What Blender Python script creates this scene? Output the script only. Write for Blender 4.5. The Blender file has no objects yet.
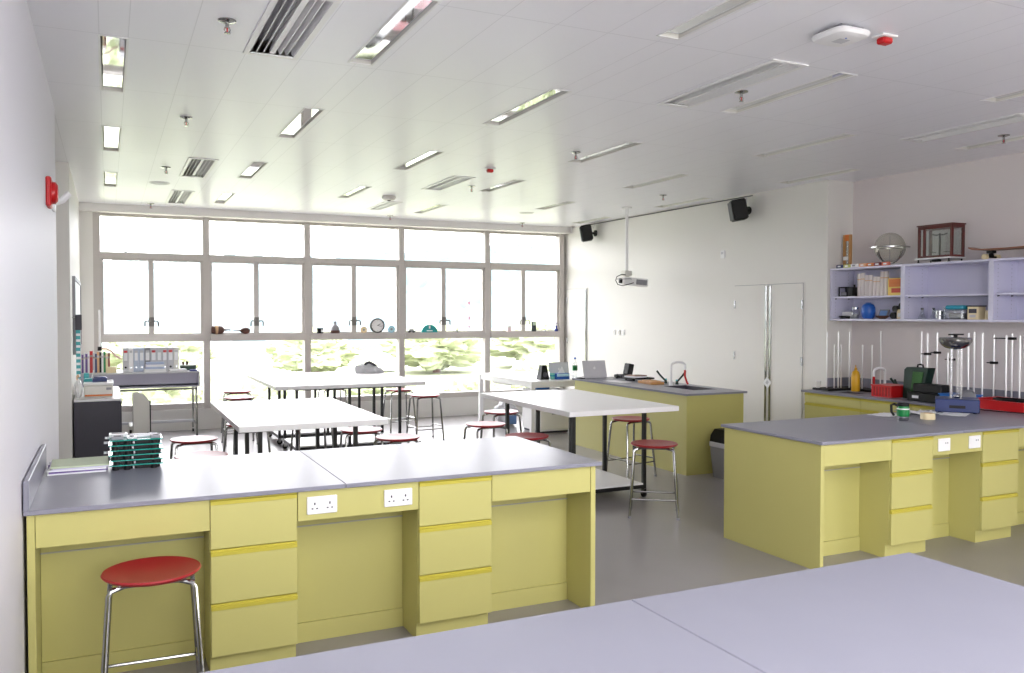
import bpy, bmesh, math, random
from mathutils import Vector, Matrix, noise
random.seed(7)
S = bpy.context.scene
COL = S.collection
PI = math.pi
H = 1.67

# ------------------------------------------------------------------ materials
def lin(c):
    c = c / 255.0
    return c / 12.92 if c <= 0.04045 else ((c + 0.055) / 1.055) ** 2.4

def rgb(t):
    return (lin(t[0]), lin(t[1]), lin(t[2]), 1.0)

MATS = {}
def mat(name, col, rough=0.5, metal=0.0, var=0.03, scale=6.0, spec=0.5, bump=0.0, coat=0.0, rvar=0.05):
    """plain procedural surface: colour with a little noise, roughness with a little noise"""
    if name in MATS:
        return MATS[name]
    m = bpy.data.materials.new(name)
    m.use_nodes = True
    nt = m.node_tree
    b = nt.nodes['Principled BSDF']
    tc = nt.nodes.new('ShaderNodeTexCoord')
    nz = nt.nodes.new('ShaderNodeTexNoise')
    nz.inputs['Scale'].default_value = scale
    nz.inputs['Detail'].default_value = 4.0
    nt.links.new(tc.outputs['Object'], nz.inputs['Vector'])
    mx = nt.nodes.new('ShaderNodeMix'); mx.data_type = 'RGBA'
    c = rgb(col)
    mx.inputs['A'].default_value = tuple(max(0, v * (1 - var)) for v in c[:3]) + (1,)
    mx.inputs['B'].default_value = tuple(min(1, v * (1 + var)) for v in c[:3]) + (1,)
    nt.links.new(nz.outputs['Fac'], mx.inputs['Factor'])
    nt.links.new(mx.outputs['Result'], b.inputs['Base Color'])
    mr = nt.nodes.new('ShaderNodeMapRange')
    mr.inputs['To Min'].default_value = max(0, rough - rvar)
    mr.inputs['To Max'].default_value = min(1, rough + rvar)
    nt.links.new(nz.outputs['Fac'], mr.inputs['Value'])
    nt.links.new(mr.outputs['Result'], b.inputs['Roughness'])
    b.inputs['Metallic'].default_value = metal
    b.inputs['Specular IOR Level'].default_value = spec
    b.inputs['Coat Weight'].default_value = coat
    if bump:
        bp = nt.nodes.new('ShaderNodeBump')
        bp.inputs['Strength'].default_value = bump
        bp.inputs['Distance'].default_value = 0.01
        nt.links.new(nz.outputs['Fac'], bp.inputs['Height'])
        nt.links.new(bp.outputs['Normal'], b.inputs['Normal'])
    MATS[name] = m
    return m

def glass(name, tint=(255, 255, 255), refl=0.06, rough=0.02):
    """thin pane: mostly clear, a little mirror"""
    if name in MATS:
        return MATS[name]
    m = bpy.data.materials.new(name)
    m.use_nodes = True
    nt = m.node_tree
    nt.nodes.clear()
    out = nt.nodes.new('ShaderNodeOutputMaterial')
    tr = nt.nodes.new('ShaderNodeBsdfTransparent'); tr.inputs['Color'].default_value = rgb(tint)
    gl = nt.nodes.new('ShaderNodeBsdfGlossy'); gl.inputs['Roughness'].default_value = rough
    lw = nt.nodes.new('ShaderNodeLayerWeight'); lw.inputs['Blend'].default_value = 0.15
    mp = nt.nodes.new('ShaderNodeMapRange')
    mp.inputs['To Min'].default_value = refl; mp.inputs['To Max'].default_value = 0.7
    nt.links.new(lw.outputs['Facing'], mp.inputs['Value'])
    mx = nt.nodes.new('ShaderNodeMixShader')
    nt.links.new(mp.outputs['Result'], mx.inputs['Fac'])
    nt.links.new(tr.outputs['BSDF'], mx.inputs[1]); nt.links.new(gl.outputs['BSDF'], mx.inputs[2])
    nt.links.new(mx.outputs['Shader'], out.inputs['Surface'])
    MATS[name] = m
    return m

WALL = mat('painted_wall', (226, 224, 219), 0.55, var=0.012, scale=1.5)
WALLP = mat('painted_wall_warm', (222, 215, 214), 0.55, var=0.012, scale=1.5)
YEL = mat('yellow_laminate', (190, 184, 113), 0.4, var=0.02, scale=3, rvar=0.0)
YELH = mat('yellow_rail', (190, 178, 66), 0.36, var=0.02, rvar=0.0)
GAP = mat('dark_gap', (52, 48, 34), 0.8)
GREYEDGE = mat('grey_edge_trim', (165, 163, 150), 0.4)
TOP = mat('grey_worktop', (136, 136, 147), 0.30, var=0.04, scale=5, rvar=0.0, spec=0.12)
TOPE = mat('grey_worktop_edge', (176, 175, 188), 0.4, var=0.08, scale=30)
TABLE = mat('white_laminate', (236, 235, 235), 0.32, var=0.012, rvar=0.0)
BLACK = mat('black_steel', (24, 24, 26), 0.4)
CHROME = mat('chrome', (164, 164, 161), 0.16, metal=1.0, var=0.02, rvar=0.03)
RED = mat('red_seat', (160, 32, 38), 0.36, var=0.04, rvar=0.0)
FRAME = mat('window_aluminium', (190, 184, 179), 0.45, var=0.02)
WHITE = mat('white_plastic', (236, 236, 236), 0.35, var=0.01)
OFFW = mat('off_white', (222, 220, 212), 0.5, var=0.02)
PLBLK = mat('black_plastic', (13, 13, 14), 0.55, spec=0.35)
DARK = mat('dark_grey_panel', (60, 58, 68), 0.5, var=0.05)
GREY = mat('grey_plastic', (140, 140, 145), 0.45)
LGREY = mat('light_grey', (196, 196, 200), 0.45)
PALELILAC = mat('pale_lilac_laminate', (213, 212, 231), 0.4, var=0.012)
STEEL = mat('steel', (180, 182, 184), 0.25, metal=1.0)
PAPER = mat('paper', (240, 240, 242), 0.7, var=0.015)
BLUE = mat('blue_plastic', (38, 96, 186), 0.35)
NAVY = mat('navy_plastic', (26, 46, 104), 0.4)
BRTBLUE = mat('bright_blue_plastic', (24, 104, 190), 0.4)
REDP = mat('red_plastic', (196, 26, 30), 0.35)
GREEN = mat('green_plastic', (20, 130, 66), 0.35)
DKGREEN = mat('dark_green', (14, 46, 36), 0.5, var=0.25, scale=20)
TEAL = mat('teal_glass_edge', (36, 150, 136), 0.15, var=0.1)
TEALP = mat('teal_plastic', (60, 168, 172), 0.4)
YELP = mat('yellow_plastic', (220, 168, 30), 0.4)
WOOD = mat('light_wood', (190, 140, 84), 0.5, var=0.12, scale=12)
DKWOOD = mat('red_brown_wood', (88, 28, 22), 0.35, var=0.15, scale=10)
ORANGE = mat('orange', (214, 120, 52), 0.5)
TAN = mat('tan', (214, 176, 132), 0.55)
CREAM = mat('cream', (234, 218, 176), 0.5)
PURPLE = mat('purple', (110, 84, 150), 0.5)
BROWN = mat('brown', (84, 52, 42), 0.55, var=0.2, scale=20)
GREENP = mat('pale_green_paper', (196, 208, 176), 0.7)
PANE = glass('window_glass', refl=0.04)
CLEAR = glass('clear_plastic', (244, 246, 246), 0.05, 0.05)
SMOKED = glass('clear_globe', (246, 246, 242), 0.05, 0.3)
AMBER = glass('amber_glass', (236, 190, 130), 0.1)
MIRROR = mat('mirror_reflector', (222, 224, 226), 0.03, metal=1.0, var=0.0, rvar=0.01)
PINKT = mat('pink_rubber', (210, 170, 174), 0.5)

def wall_material():
    pass

# floor: grey vinyl with soft mottling
def floor_mat():
    m = mat('grey_floor', (142, 138, 138), 0.3, var=0.14, scale=1.6, rvar=0.0, spec=0.65)
    return m

def ceiling_mat():
    m = bpy.data.materials.new('ceiling_panels'); m.use_nodes = True
    nt = m.node_tree; b = nt.nodes['Principled BSDF']
    tc = nt.nodes.new('ShaderNodeTexCoord')
    sp = nt.nodes.new('ShaderNodeSeparateXYZ'); nt.links.new(tc.outputs['Object'], sp.inputs[0])
    def seam(axis, pitch, off, width):
        a = nt.nodes.new('ShaderNodeMath'); a.operation = 'SUBTRACT'; a.inputs[1].default_value = off
        nt.links.new(sp.outputs[axis], a.inputs[0])
        d = nt.nodes.new('ShaderNodeMath'); d.operation = 'DIVIDE'; d.inputs[1].default_value = pitch
        nt.links.new(a.outputs[0], d.inputs[0])
        f = nt.nodes.new('ShaderNodeMath'); f.operation = 'FRACT'; nt.links.new(d.outputs[0], f.inputs[0])
        l = nt.nodes.new('ShaderNodeMath'); l.operation = 'LESS_THAN'; l.inputs[1].default_value = width / pitch
        nt.links.new(f.outputs[0], l.inputs[0])
        return l
    sy = seam('Y', 1.172, 5.035 - 1.172 * 10, 0.007)
    mx = sy
    for off in (-0.028, 0.112, 0.42, 0.722, 1.025):
        k = seam('X', 1.368, off - 1.368 * 4, 0.005)
        n_ = nt.nodes.new('ShaderNodeMath'); n_.operation = 'MAXIMUM'
        nt.links.new(mx.outputs[0], n_.inputs[0]); nt.links.new(k.outputs[0], n_.inputs[1]); mx = n_
    c = nt.nodes.new('ShaderNodeMix'); c.data_type = 'RGBA'
    c.inputs['A'].default_value = rgb((240, 240, 246)); c.inputs['B'].default_value = rgb((222, 222, 228))
    nt.links.new(mx.outputs[0], c.inputs['Factor'])
    nt.links.new(c.outputs['Result'], b.inputs['Base Color'])
    # gentle unevenness from panel to panel
    nz = nt.nodes.new('ShaderNodeTexNoise'); nz.inputs['Scale'].default_value = 1.3
    nt.links.new(tc.outputs['Object'], nz.inputs['Vector'])
    ad = nt.nodes.new('ShaderNodeMath'); ad.operation = 'MULTIPLY_ADD'
    ad.inputs[1].default_value = -0.5
    nt.links.new(mx.outputs[0], ad.inputs[0]); nt.links.new(nz.outputs['Fac'], ad.inputs[2])
    bp = nt.nodes.new('ShaderNodeBump'); bp.inputs['Strength'].default_value = 0.08; bp.inputs['Distance'].default_value = 0.02
    nt.links.new(ad.outputs[0], bp.inputs['Height']); nt.links.new(bp.outputs['Normal'], b.inputs['Normal'])
    b.inputs['Roughness'].default_value = 0.3
    b.inputs['Specular IOR Level'].default_value = 0.5
    return m
CEIL = ceiling_mat()

# ------------------------------------------------------------------ mesh helpers
class MB:
    def __init__(s):
        s.v = []; s.f = []
    def add(s, vs, fs, M=None):
        o = len(s.v)
        for p in vs:
            p = Vector(p)
            s.v.append(M @ p if M else p)
        s.f += [tuple(i + o for i in f) for f in fs]
        return s
    def bm(s, b, M=None):
        b.verts.ensure_lookup_table()
        for i, v in enumerate(b.verts): v.index = i
        s.add([v.co.copy() for v in b.verts], [[v.index for v in f.verts] for f in b.faces], M)
        b.free(); return s
    def box(s, x0, x1, y0, y1, z0, z1, bev=0.0, M=None, seg=1):
        if bev <= 0:
            return s.add([(x0,y0,z0),(x1,y0,z0),(x1,y1,z0),(x0,y1,z0),(x0,y0,z1),(x1,y0,z1),(x1,y1,z1),(x0,y1,z1)],
                  [(0,3,2,1),(4,5,6,7),(0,1,5,4),(1,2,6,5),(2,3,7,6),(3,0,4,7)], M)
        b = bmesh.new(); bmesh.ops.create_cube(b, size=1)
        for v in b.verts:
            v.co = Vector(((x0+x1)/2+v.co.x*(x1-x0), (y0+y1)/2+v.co.y*(y1-y0), (z0+z1)/2+v.co.z*(z1-z0)))
        bmesh.ops.bevel(b, geom=b.edges[:], offset=bev, segments=seg, affect='EDGES', profile=0.5)
        return s.bm(b, M)
    def cb(s, c, d, bev=0.0, M=None):          # box from its base centre and its size
        return s.box(c[0]-d[0]/2, c[0]+d[0]/2, c[1]-d[1]/2, c[1]+d[1]/2, c[2], c[2]+d[2], bev, M)
    def cyl(s, p0, p1, r, r1=None, n=12, M=None):
        p0 = Vector(p0); p1 = Vector(p1); r1 = r if r1 is None else r1
        d = (p1-p0).normalized()
        a = d.orthogonal().normalized(); b = d.cross(a)
        vs = []
        for p, q in ((p0, r), (p1, r1)):
            for k in range(n):
                t = 2*PI*k/n
                vs.append(p + a*(math.cos(t)*q) + b*(math.sin(t)*q))
        fs = [(k, (k+1) % n, n+(k+1) % n, n+k) for k in range(n)]
        fs += [tuple(range(n-1, -1, -1)), tuple(range(n, 2*n))]
        return s.add(vs, fs, M)
    def tube(s, pts, r, n=8, M=None):
        pts = [Vector(p) for p in pts]
        vs = []; fs = []
        up = None
        for i, p in enumerate(pts):
            d = (pts[min(i+1, len(pts)-1)] - pts[max(i-1, 0)]).normalized()
            if up is None: up = d.orthogonal().normalized()
            up = (up - d*up.dot(d))
            up = up.normalized() if up.length > 1e-6 else d.orthogonal().normalized()
            b = d.cross(up)
            for k in range(n):
                t = 2*PI*k/n
                vs.append(p + up*(math.cos(t)*r) + b*(math.sin(t)*r))
        for i in range(len(pts)-1):
            for k in range(n):
                fs.append((i*n+k, i*n+(k+1) % n, (i+1)*n+(k+1) % n, (i+1)*n+k))
        fs += [tuple(range(n-1, -1, -1)), tuple(range((len(pts)-1)*n, len(pts)*n))]
        return s.add(vs, fs, M)
    def lathe(s, prof, c=(0, 0, 0), n=24, M=None):
        vs = []; fs = []
        for r, z in prof:
            for k in range(n):
                t = 2*PI*k/n
                vs.append((c[0]+r*math.cos(t), c[1]+r*math.sin(t), c[2]+z))
        m = len(prof)
        for i in range(m-1):
            for k in range(n):
                fs.append((i*n+k, i*n+(k+1) % n, (i+1)*n+(k+1) % n, (i+1)*n+k))
        e0, e1 = prof[0][0] > .0015, prof[-1][0] > .0015
        if not (e0 and e1):                       # a profile open at both ends is a ring, left uncapped
            if e0: fs.append(tuple(range(n-1, -1, -1)))
            if e1: fs.append(tuple(range((m-1)*n, m*n)))
        return s.add(vs, fs, M)
    def ball(s, c, r, rz=None, n=20, M=None):
        rz = r if rz is None else rz
        pr = [(max(1e-4, r*math.sin(PI*i/12)), -rz*math.cos(PI*i/12)) for i in range(13)]
        return s.lathe(pr, c, n, M)
    def prism(s, pts, axis, a0, a1, M=None):     # outline in the plane across axis
        def put(p, a):
            return {'x': (a, p[0], p[1]), 'y': (p[0], a, p[1]), 'z': (p[0], p[1], a)}[axis]
        n = len(pts)
        vs = [put(p, a0) for p in pts] + [put(p, a1) for p in pts]
        fs = [(k, (k+1) % n, n+(k+1) % n, n+k) for k in range(n)] + [tuple(range(n-1, -1, -1)), tuple(range(n, 2*n))]
        return s.add(vs, fs, M)
    def build(s, name, m, parent=None, smooth=True):
        off = Vector((0, 0, 0))
        p = parent
        while p is not None:
            off += p.location; p = p.parent
        me = bpy.data.meshes.new(name)
        me.from_pydata([tuple(v - off) for v in s.v], [], s.f)
        b = bmesh.new(); b.from_mesh(me)
        bmesh.ops.remove_doubles(b, verts=b.verts, dist=1e-6)
        bmesh.ops.recalc_face_normals(b, faces=b.faces)
        b.to_mesh(me); b.free()
        if smooth:
            me.shade_smooth(); me.set_sharp_from_angle(angle=math.radians(32))
        me.materials.append(m)
        o = bpy.data.objects.new(name, me)
        COL.objects.link(o)
        if parent is not None: o.parent = parent
        return o

def thing(name, label, cat, loc=(0, 0, 0), rz=0.0, group=None):
    o = bpy.data.objects.new(name, None)
    o.empty_display_size = 0.1
    COL.objects.link(o)
    o.location = loc; o.rotation_euler = (0, 0, rz)
    o['label'] = label; o['category'] = cat
    if group: o['group'] = group
    return o

def tag(o, label, cat, group=None):
    o['label'] = label; o['category'] = cat
    if group: o['group'] = group
    return o

def single(name, mb, m, label, cat, loc=None, group=None):
    """a thing that is one mesh; the mesh is given in world coordinates, its origin put at loc"""
    o = mb.build(name, m)
    if loc is not None:
        d = Vector(loc)
        for v in o.data.vertices: v.co -= d
        o.location = d
    return tag(o, label, cat, group)

def struct(name, mb, m, parent=None, smooth=False):
    o = mb.build(name, m, parent, smooth)
    if parent is None: o['kind'] = 'structure'
    return o

def dup(root, loc, rz, label, group=None):
    r = root.copy(); COL.objects.link(r); r.location = loc; r.rotation_euler = (0, 0, rz)
    r['label'] = label
    if group: r['group'] = group
    for ch in list(root.children):
        c = ch.copy(); COL.objects.link(c); c.parent = r
        for g in ch.children:
            d = g.copy(); COL.objects.link(d); d.parent = c
    return r

def rot(c, ax, ang):
    c = Vector(c)
    return Matrix.Translation(c) @ Matrix.Rotation(ang, 4, ax) @ Matrix.Translation(-c)

# ------------------------------------------------------------------ camera
cd = bpy.data.cameras.new('camera'); cam = bpy.data.objects.new('camera', cd); COL.objects.link(cam)
cd.sensor_fit = 'HORIZONTAL'; cd.sensor_width = 36.0; cd.lens = 36.0 * 850.72 / 1024.0
cd.clip_start = 0.05; cd.clip_end = 500
pit, yaw, rol = -0.0264711, 0.4436778, 0.00106
fw = Vector((math.sin(yaw)*math.cos(pit), math.cos(yaw)*math.cos(pit), math.sin(pit)))
rr = Vector((math.cos(yaw), -math.sin(yaw), 0)); uu = rr.cross(fw)
r2 = rr*math.cos(rol) + uu*math.sin(rol); u2 = -rr*math.sin(rol) + uu*math.cos(rol)
M = Matrix((r2, u2, -fw)).transposed().to_4x4(); M.translation = (0, 0, H)
cam.matrix_world = M
S.camera = cam

# ------------------------------------------------------------------ room shell
XL, XR, XB, YW, YC, ZC, YBK = -0.33, 7.17, 7.546, 13.0, 6.99, 3.15, -1.5
ZT = 3.45
RWX = 3.6
FILL_LAMP_W = 13.0
struct('floor', MB().box(-1.6, 8.0, YBK-0.2, 13.2, -0.12, 0.0), floor_mat())
struct('sky_block_slab', MB().box(-1.7, 8.0, YBK-0.2, 13.2, 3.42, 3.55), WALL)  # unseen slab over the ceiling, added to block sky light
# left wall: near part, then an alcove, then the far part behind a pier
struct('wall_left', MB().box(XL-0.16, XL, YBK, 7.0, 0, ZT), mat('wall_cool_light_cast', (226, 224, 231), 0.55, var=0.012, scale=1.5))  # same paint as the other walls; cool cast of the light put into the colour
w = MB()
w.box(-1.5, XL, 9.44, 9.6, 0, ZT); w.box(XL-0.16, XL, 9.6, 13.0, 0, ZT)
struct('wall_left_far', w, WALL)
w = MB(); w.box(-1.6, -1.5, 6.84, 9.6, 0, ZT); w.box(-1.6, XL-0.16, 6.84, 7.0, 0, ZT)
struct('wall_left_alcove', w, WALL)
# right wall: smooth part with the doors, and the part set back behind the counter
struct('wall_right_far', MB().box(XR, 7.9, YC, 13.0, 0, ZT), WALL)
w = MB(); w.box(XB, 7.9, 1.3, YC, 0, ZT); w.box(XB, 7.9, YBK-.2, -1.2, 0, ZT); w.box(XB, 7.9, -1.2, 1.3, 0, .9); w.box(XB, 7.9, -1.2, 1.3, 3.05, ZT)
struct('wall_right', w, WALLP)
q = MB()
for y in (-1.16, 0.05, 1.26): q.box(XB+.02, XB+.10, y-.04, y+.04, .9, 3.05)
q.box(XB+.02, XB+.10, -1.2, 1.3, .9, .97); q.box(XB+.02, XB+.10, -1.2, 1.3, 2.98, 3.05)
sw = struct('window_7', q, FRAME)  # unseen window added to light the left wall and the near benches
MB().box(XB+.055, XB+.062, -1.15, 1.25, .97, 2.98).build('pane', PANE, sw)
# window wall
XM = [-0.125, 1.285, 2.725, 4.205, 5.685, 7.085]
w = MB()
w.box(-0.5, XM[0]-0.045, YW-0.10, YW+0.2, 0, ZT)
w.box(XM[0]-0.045, 7.2, YW-0.02, YW+0.2, 0, 0.30)
w.box(XM[0]-0.045, 7.2, YW-0.02, YW+0.2, 3.05, ZT)
w.box(7.13, 7.2, YW-0.02, YW+0.2, 0.3, 3.05)
struct('wall_window', w, WALL)
struct('trim_1', MB().box(XL, XR, YW-0.28, YW-0.02, 3.045, ZC+0.05), WALL)
struct('trim_2', MB().box(XM[0]-0.045, XR, YW-0.07, YW-0.02, 0.27, 0.305), WALL)
# back wall behind the camera, with a row of windows added to light the room
w = MB()
w.box(XL-0.16, 7.6, YBK-0.2, YBK, 0, 0.35); w.box(XL-0.16, 7.6, YBK-0.2, YBK, 3.05, ZT)
w.box(XL-0.16, -0.25, YBK-0.2, YBK, 0.35, 3.05); w.box(RWX, 7.6, YBK-0.2, YBK, 0.35, 3.05)
struct('wall_back', w, WALL)
q = MB()
for i_ in range(5):
    x = -0.21 + (RWX+0.17)*i_/4
    q.box(x-0.04, x+0.04, YBK-0.14, YBK-0.06, 0.35, 3.05)
q.box(-0.25, RWX, YBK-0.14, YBK-0.06, 0.35, 0.42); q.box(-0.25, RWX, YBK-0.14, YBK-0.06, 2.98, 3.05)
bw = struct('window_6', q, FRAME)
MB().box(-0.2, RWX-0.05, YBK-0.105, YBK-0.095, 0.42, 2.98).build('pane', PANE, bw)
# skirting
struct('baseboard_left', MB().box(XL, XL+0.012, YBK, 7.0, 0, 0.09), LGREY)
struct('baseboard_right', MB().box(XR-0.012, XR, 8.56, 12.14, 0, 0.09), LGREY)

# five window bays
for k in range(5):
    a, b = XM[k], XM[k+1]
    y0, y1 = YW-0.10, YW+0.06
    f = MB()
    f.box(a-0.045, a+0.045, y0, y1, 0.31, 3.05)
    if k == 4: f.box(b-0.045, b+0.045, y0, y1, 0.31, 3.05)
    f.box(a, b, y0+0.04, y1, 0.31, 0.39)
    f.box(a, b, y0+0.04, y1, 3.01, 3.05)
    win = struct('window_%d' % (k+1), f, FRAME)
    MB().box(a+0.045, b-0.045, y0-0.02, y1, 2.43, 2.515).build('transom', FRAME, win, False)
    MB().box(a+0.0451, b-0.0451, y0-0.05, y1, 1.275, 1.372).build('transom', FRAME, win, False)
    MB().box(a+0.045, b-0.045, YW+0.01, YW+0.018, 2.515, 3.01).build('pane', PANE, win, False)
    MB().box(a+0.045, b-0.045, YW+0.01, YW+0.018, 0.39, 1.275).build('pane', PANE, win, False)
    mid = (a+b)/2 - 0.025
    for x0, x1 in ((a+0.045, mid), (mid, b-0.045)):
        c = MB()
        t = 0.035
        c.box(x0, x0+t, y0+0.03, y0+0.09, 1.372, 2.43); c.box(x1-t, x1, y0+0.03, y0+0.09, 1.372, 2.43)
        c.box(x0+t, x1-t, y0+0.03, y0+0.09, 1.372, 1.372+0.02); c.box(x0+t, x1-t, y0+0.03, y0+0.09, 2.43-0.025, 2.43)
        cs = c.build('casement', FRAME, win, False)
        MB().box(x0+t, x1-t, y0+0.055, y0+0.062, 1.392, 2.405).build('pane', PANE, cs, False)
        s = 1 if x0 < mid - 0.1 else -1
        hx = x1-t/2 if s == 1 else x0+t/2
        h = MB()
        h.box(hx-0.02, hx+0.02, y0+0.012, y0+0.03, 1.49, 1.62, 0.004)
        h.tube([(hx, y0+0.02, 1.565), (hx, y0-0.02, 1.565), (hx-s*0.06, y0-0.03, 1.565), (hx-s*0.068, y0-0.03, 1.55), (hx-s*0.07, y0-0.03, 1.49)], 0.011, 6)
        h.build('handle', mat('handle_grey', (120, 116, 112), .45), win)

# ------------------------------------------------------------------ ceiling with recessed fittings
LIGHTS = []   # (x0,x1,y0,y1,column,row)
cols = [(-0.02, 0.108), (1.30, 1.43), (2.66, 2.785), (4.06, 4.19), (5.46, 5.60), (6.83, 6.98)]
rowsA = [(2.70, 3.80), (5.06, 6.28), (7.48, 8.58), (9.88, 10.97)]
rowsB = [(3.82, 4.96), (6.20, 7.30), (8.60, 9.66), (10.97, 12.03)]
colname = ['leftmost row', 'second row from the left', 'third row from the left', 'fourth row from the left', 'fifth row from the left', 'row nearest the right wall']
ordn = ['nearest', 'second nearest', 'third nearest', 'farthest']
rows_of = [rowsA, rowsB, [(2.70, 3.78), (4.98, 6.10), (7.33, 8.40), (9.69, 10.75)],
           [(3.88, 4.98), (6.19, 7.25), (8.48, 9.45), (10.85, 11.9)],
           [(2.80, 3.94), (5.16, 6.25), (7.37, 8.46), (9.80, 10.71)], [(4.05, 5.18), (6.37, 7.40), (8.75, 9.8), (11.1, 12.1)]]
VENTS = [(0.73, 0.99, 4.02, 5.02), (0.73, 0.96, 8.65, 9.80), (0.73, 0.95, 10.98, 12.25), (3.52, 3.75, 3.86, 4.97), (3.39, 3.60, 8.56, 9.57),
         (3.34, 3.52, 10.84, 11.75), (6.08, 6.30, 4.10, 5.10)]
holes = []
for ci, (x0, x1) in enumerate(cols):
    for ri, (y0, y1) in enumerate(rows_of[ci]):
        LIGHTS.append((x0, x1, y0, y1, ci, ri)); holes.append((x0, x1, y0, y1))
holes += VENTS
def grid_with_holes(xa, xb, ya, yb, z, holes):
    xs = sorted({xa, xb} | {h[0] for h in holes} | {h[1] for h in holes})
    ys = sorted({ya, yb} | {h[2] for h in holes} | {h[3] for h in holes})
    m = MB(); ids = {}
    for i, x in enumerate(xs):
        for j, y in enumerate(ys):
            ids[i, j] = len(m.v); m.v.append(Vector((x, y, z)))
    for i in range(len(xs)-1):
        for j in range(len(ys)-1):
            cx, cy = (xs[i]+xs[i+1])/2, (ys[j]+ys[j+1])/2
            if any(h[0] < cx < h[1] and h[2] < cy < h[3] for h in holes): continue
            m.f.append((ids[i, j], ids[i, j+1], ids[i+1, j+1], ids[i+1, j]))
    return m
def flip_down(o):
    for p in o.data.polygons:
        pass
    b = bmesh.new(); b.from_mesh(o.data)
    for f in b.faces:
        if f.normal.z > 0: f.normal_flip()
    b.to_mesh(o.data); b.free()
ce = struct('ceiling', grid_with_holes(-1.5, 7.55, YBK, 13.0, ZC, holes), CEIL)
flip_down(ce)

def light_parts(t, x0, x1, y0, y1):
    zr = ZC+0.07
    m = MB()
    m.add([(x0, y0, ZC), (x1, y0, ZC), (x1, y1, ZC), (x0, y1, ZC), (x0+.012, y0+.02, zr), (x1-.012, y0+.02, zr), (x1-.012, y1-.02, zr), (x0+.012, y1-.02, zr)],
          [(0, 1, 5, 4), (1, 2, 6, 5), (2, 3, 7, 6), (3, 0, 4, 7)])
    m.build('housing', OFFW, t, False)
    # mirror louvre just above the ceiling line
    MB().box(x0+.010, x1-.006, y0+.03, y1-.03, ZC+0.012, ZC+0.02).build('reflector', MIRROR, t, False)
    fr = MB(); e = 0.012
    fr.box(x0-e, x0, y0-e, y1+e, ZC-0.004, ZC-0.0005); fr.box(x1, x1+e, y0-e, y1+e, ZC-0.004, ZC-0.0005)
    fr.box(x0, x1, y0-e, y0, ZC-0.004, ZC-0.0005); fr.box(x0, x1, y1, y1+e, ZC-0.004, ZC-0.0005)
    fr.build('rim', WHITE, t, False)
for (x0, x1, y0, y1, ci, ri) in LIGHTS:
    vis = (cam.matrix_world.inverted() @ Vector(((x0+x1)/2, y1, ZC)))
    t = thing('recessed_ceiling_light', '%s recessed mirror light in the %s on the ceiling' % (ordn[ri], colname[ci]),
              'ceiling light', ((x0+x1)/2, (y0+y1)/2, ZC), 0, 'recessed lights in the ceiling')
    light_parts(t, x0, x1, y0, y1)
vname = ['large slatted air vent at the top left of the ceiling, nearest the camera', 'slatted air vent left of the second row of lights, middle of the left three',
         'slatted air vent closest to the windows on the left', 'slatted air vent left of the white wireless box on the ceiling',
         'slatted air vent near the small red ceiling detector', 'small slatted air vent near the middle windows beside the white ceiling pod', 'slatted air vent at the right edge near the wall cabinets']
for (x0, x1, y0, y1), lb in zip(VENTS, vname):
    t = thing('ceiling_vent', lb, 'air vent', ((x0+x1)/2, (y0+y1)/2, ZC), 0, 'slatted ceiling air vents')
    fr = MB(); e = 0.022
    fr.box(x0-e, x0+.01, y0-e, y1+e, ZC-0.008, ZC-0.0005); fr.box(x1-.01, x1+e, y0-e, y1+e, ZC-0.008, ZC-0.0005)
    fr.box(x0+.01, x1-.01, y0-e, y0+.01, ZC-0.008, ZC-0.0005); fr.box(x0+.01, x1-.01, y1-.01, y1+e, ZC-0.008, ZC-0.0005)
    fr.build('frame', WHITE, t, False)
    MB().box(x0, x1, y0, y1, ZC+0.075, ZC+0.085).build('plenum', LGREY, t, False)
    n = 7
    W = x1-x0
    for q in range(n):
        # blades lean outward from the centre line
        cx = x0 + W*(q+0.5)/n
        lean = (q-(n-1)/2)/((n-1)/2)
        bl = MB(); wd = W/n*0.34
        if q == 3:
            bl.prism([(cx-wd*1.2, ZC), (cx+wd*1.2, ZC), (cx+0.004, ZC+0.05), (cx-0.004, ZC+0.05)], 'y', y0+.012, y1-.012)
        else:
            sgn = -1 if lean < 0 else 1
            bl.prism([(cx+sgn*wd, ZC), (cx+sgn*wd*0.55, ZC), (cx-sgn*wd*1.3, ZC+0.055), (cx-sgn*wd, ZC+0.055)], 'y', y0+.012, y1-.012)
        bl.build('blade', WHITE, t, False)

def sprinkler(x, y, lb):
    t = thing('sprinkler_head', lb, 'sprinkler', (x, y, ZC-0.07), 0, 'sprinkler heads on the ceiling')
    MB().lathe([(0.045, ZC-0.0005), (0.045, ZC-0.006), (0.018, ZC-0.014), (0.0, ZC-0.014)][::-1], (x, y, 0), 20).build('rosette', CHROME, t)
    b = MB(); b.cyl((x, y, ZC-0.012), (x, y, ZC-0.04), 0.009)
    b.tube([(x-.009, y, ZC-.035), (x-.015, y, ZC-.05), (x-.004, y, ZC-.064)], 0.003, 6); b.tube([(x+.009, y, ZC-.035), (x+.015, y, ZC-.05), (x+.004, y, ZC-.064)], 0.003, 6)
    b.build('body', CHROME, t)
    MB().cyl((x, y, ZC-0.04), (x, y, ZC-0.06), 0.004).build('bulb', REDP, t)
    MB().cyl((x, y, ZC-0.064), (x, y, ZC-0.067), 0.016).build('deflector', CHROME, t)
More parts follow.
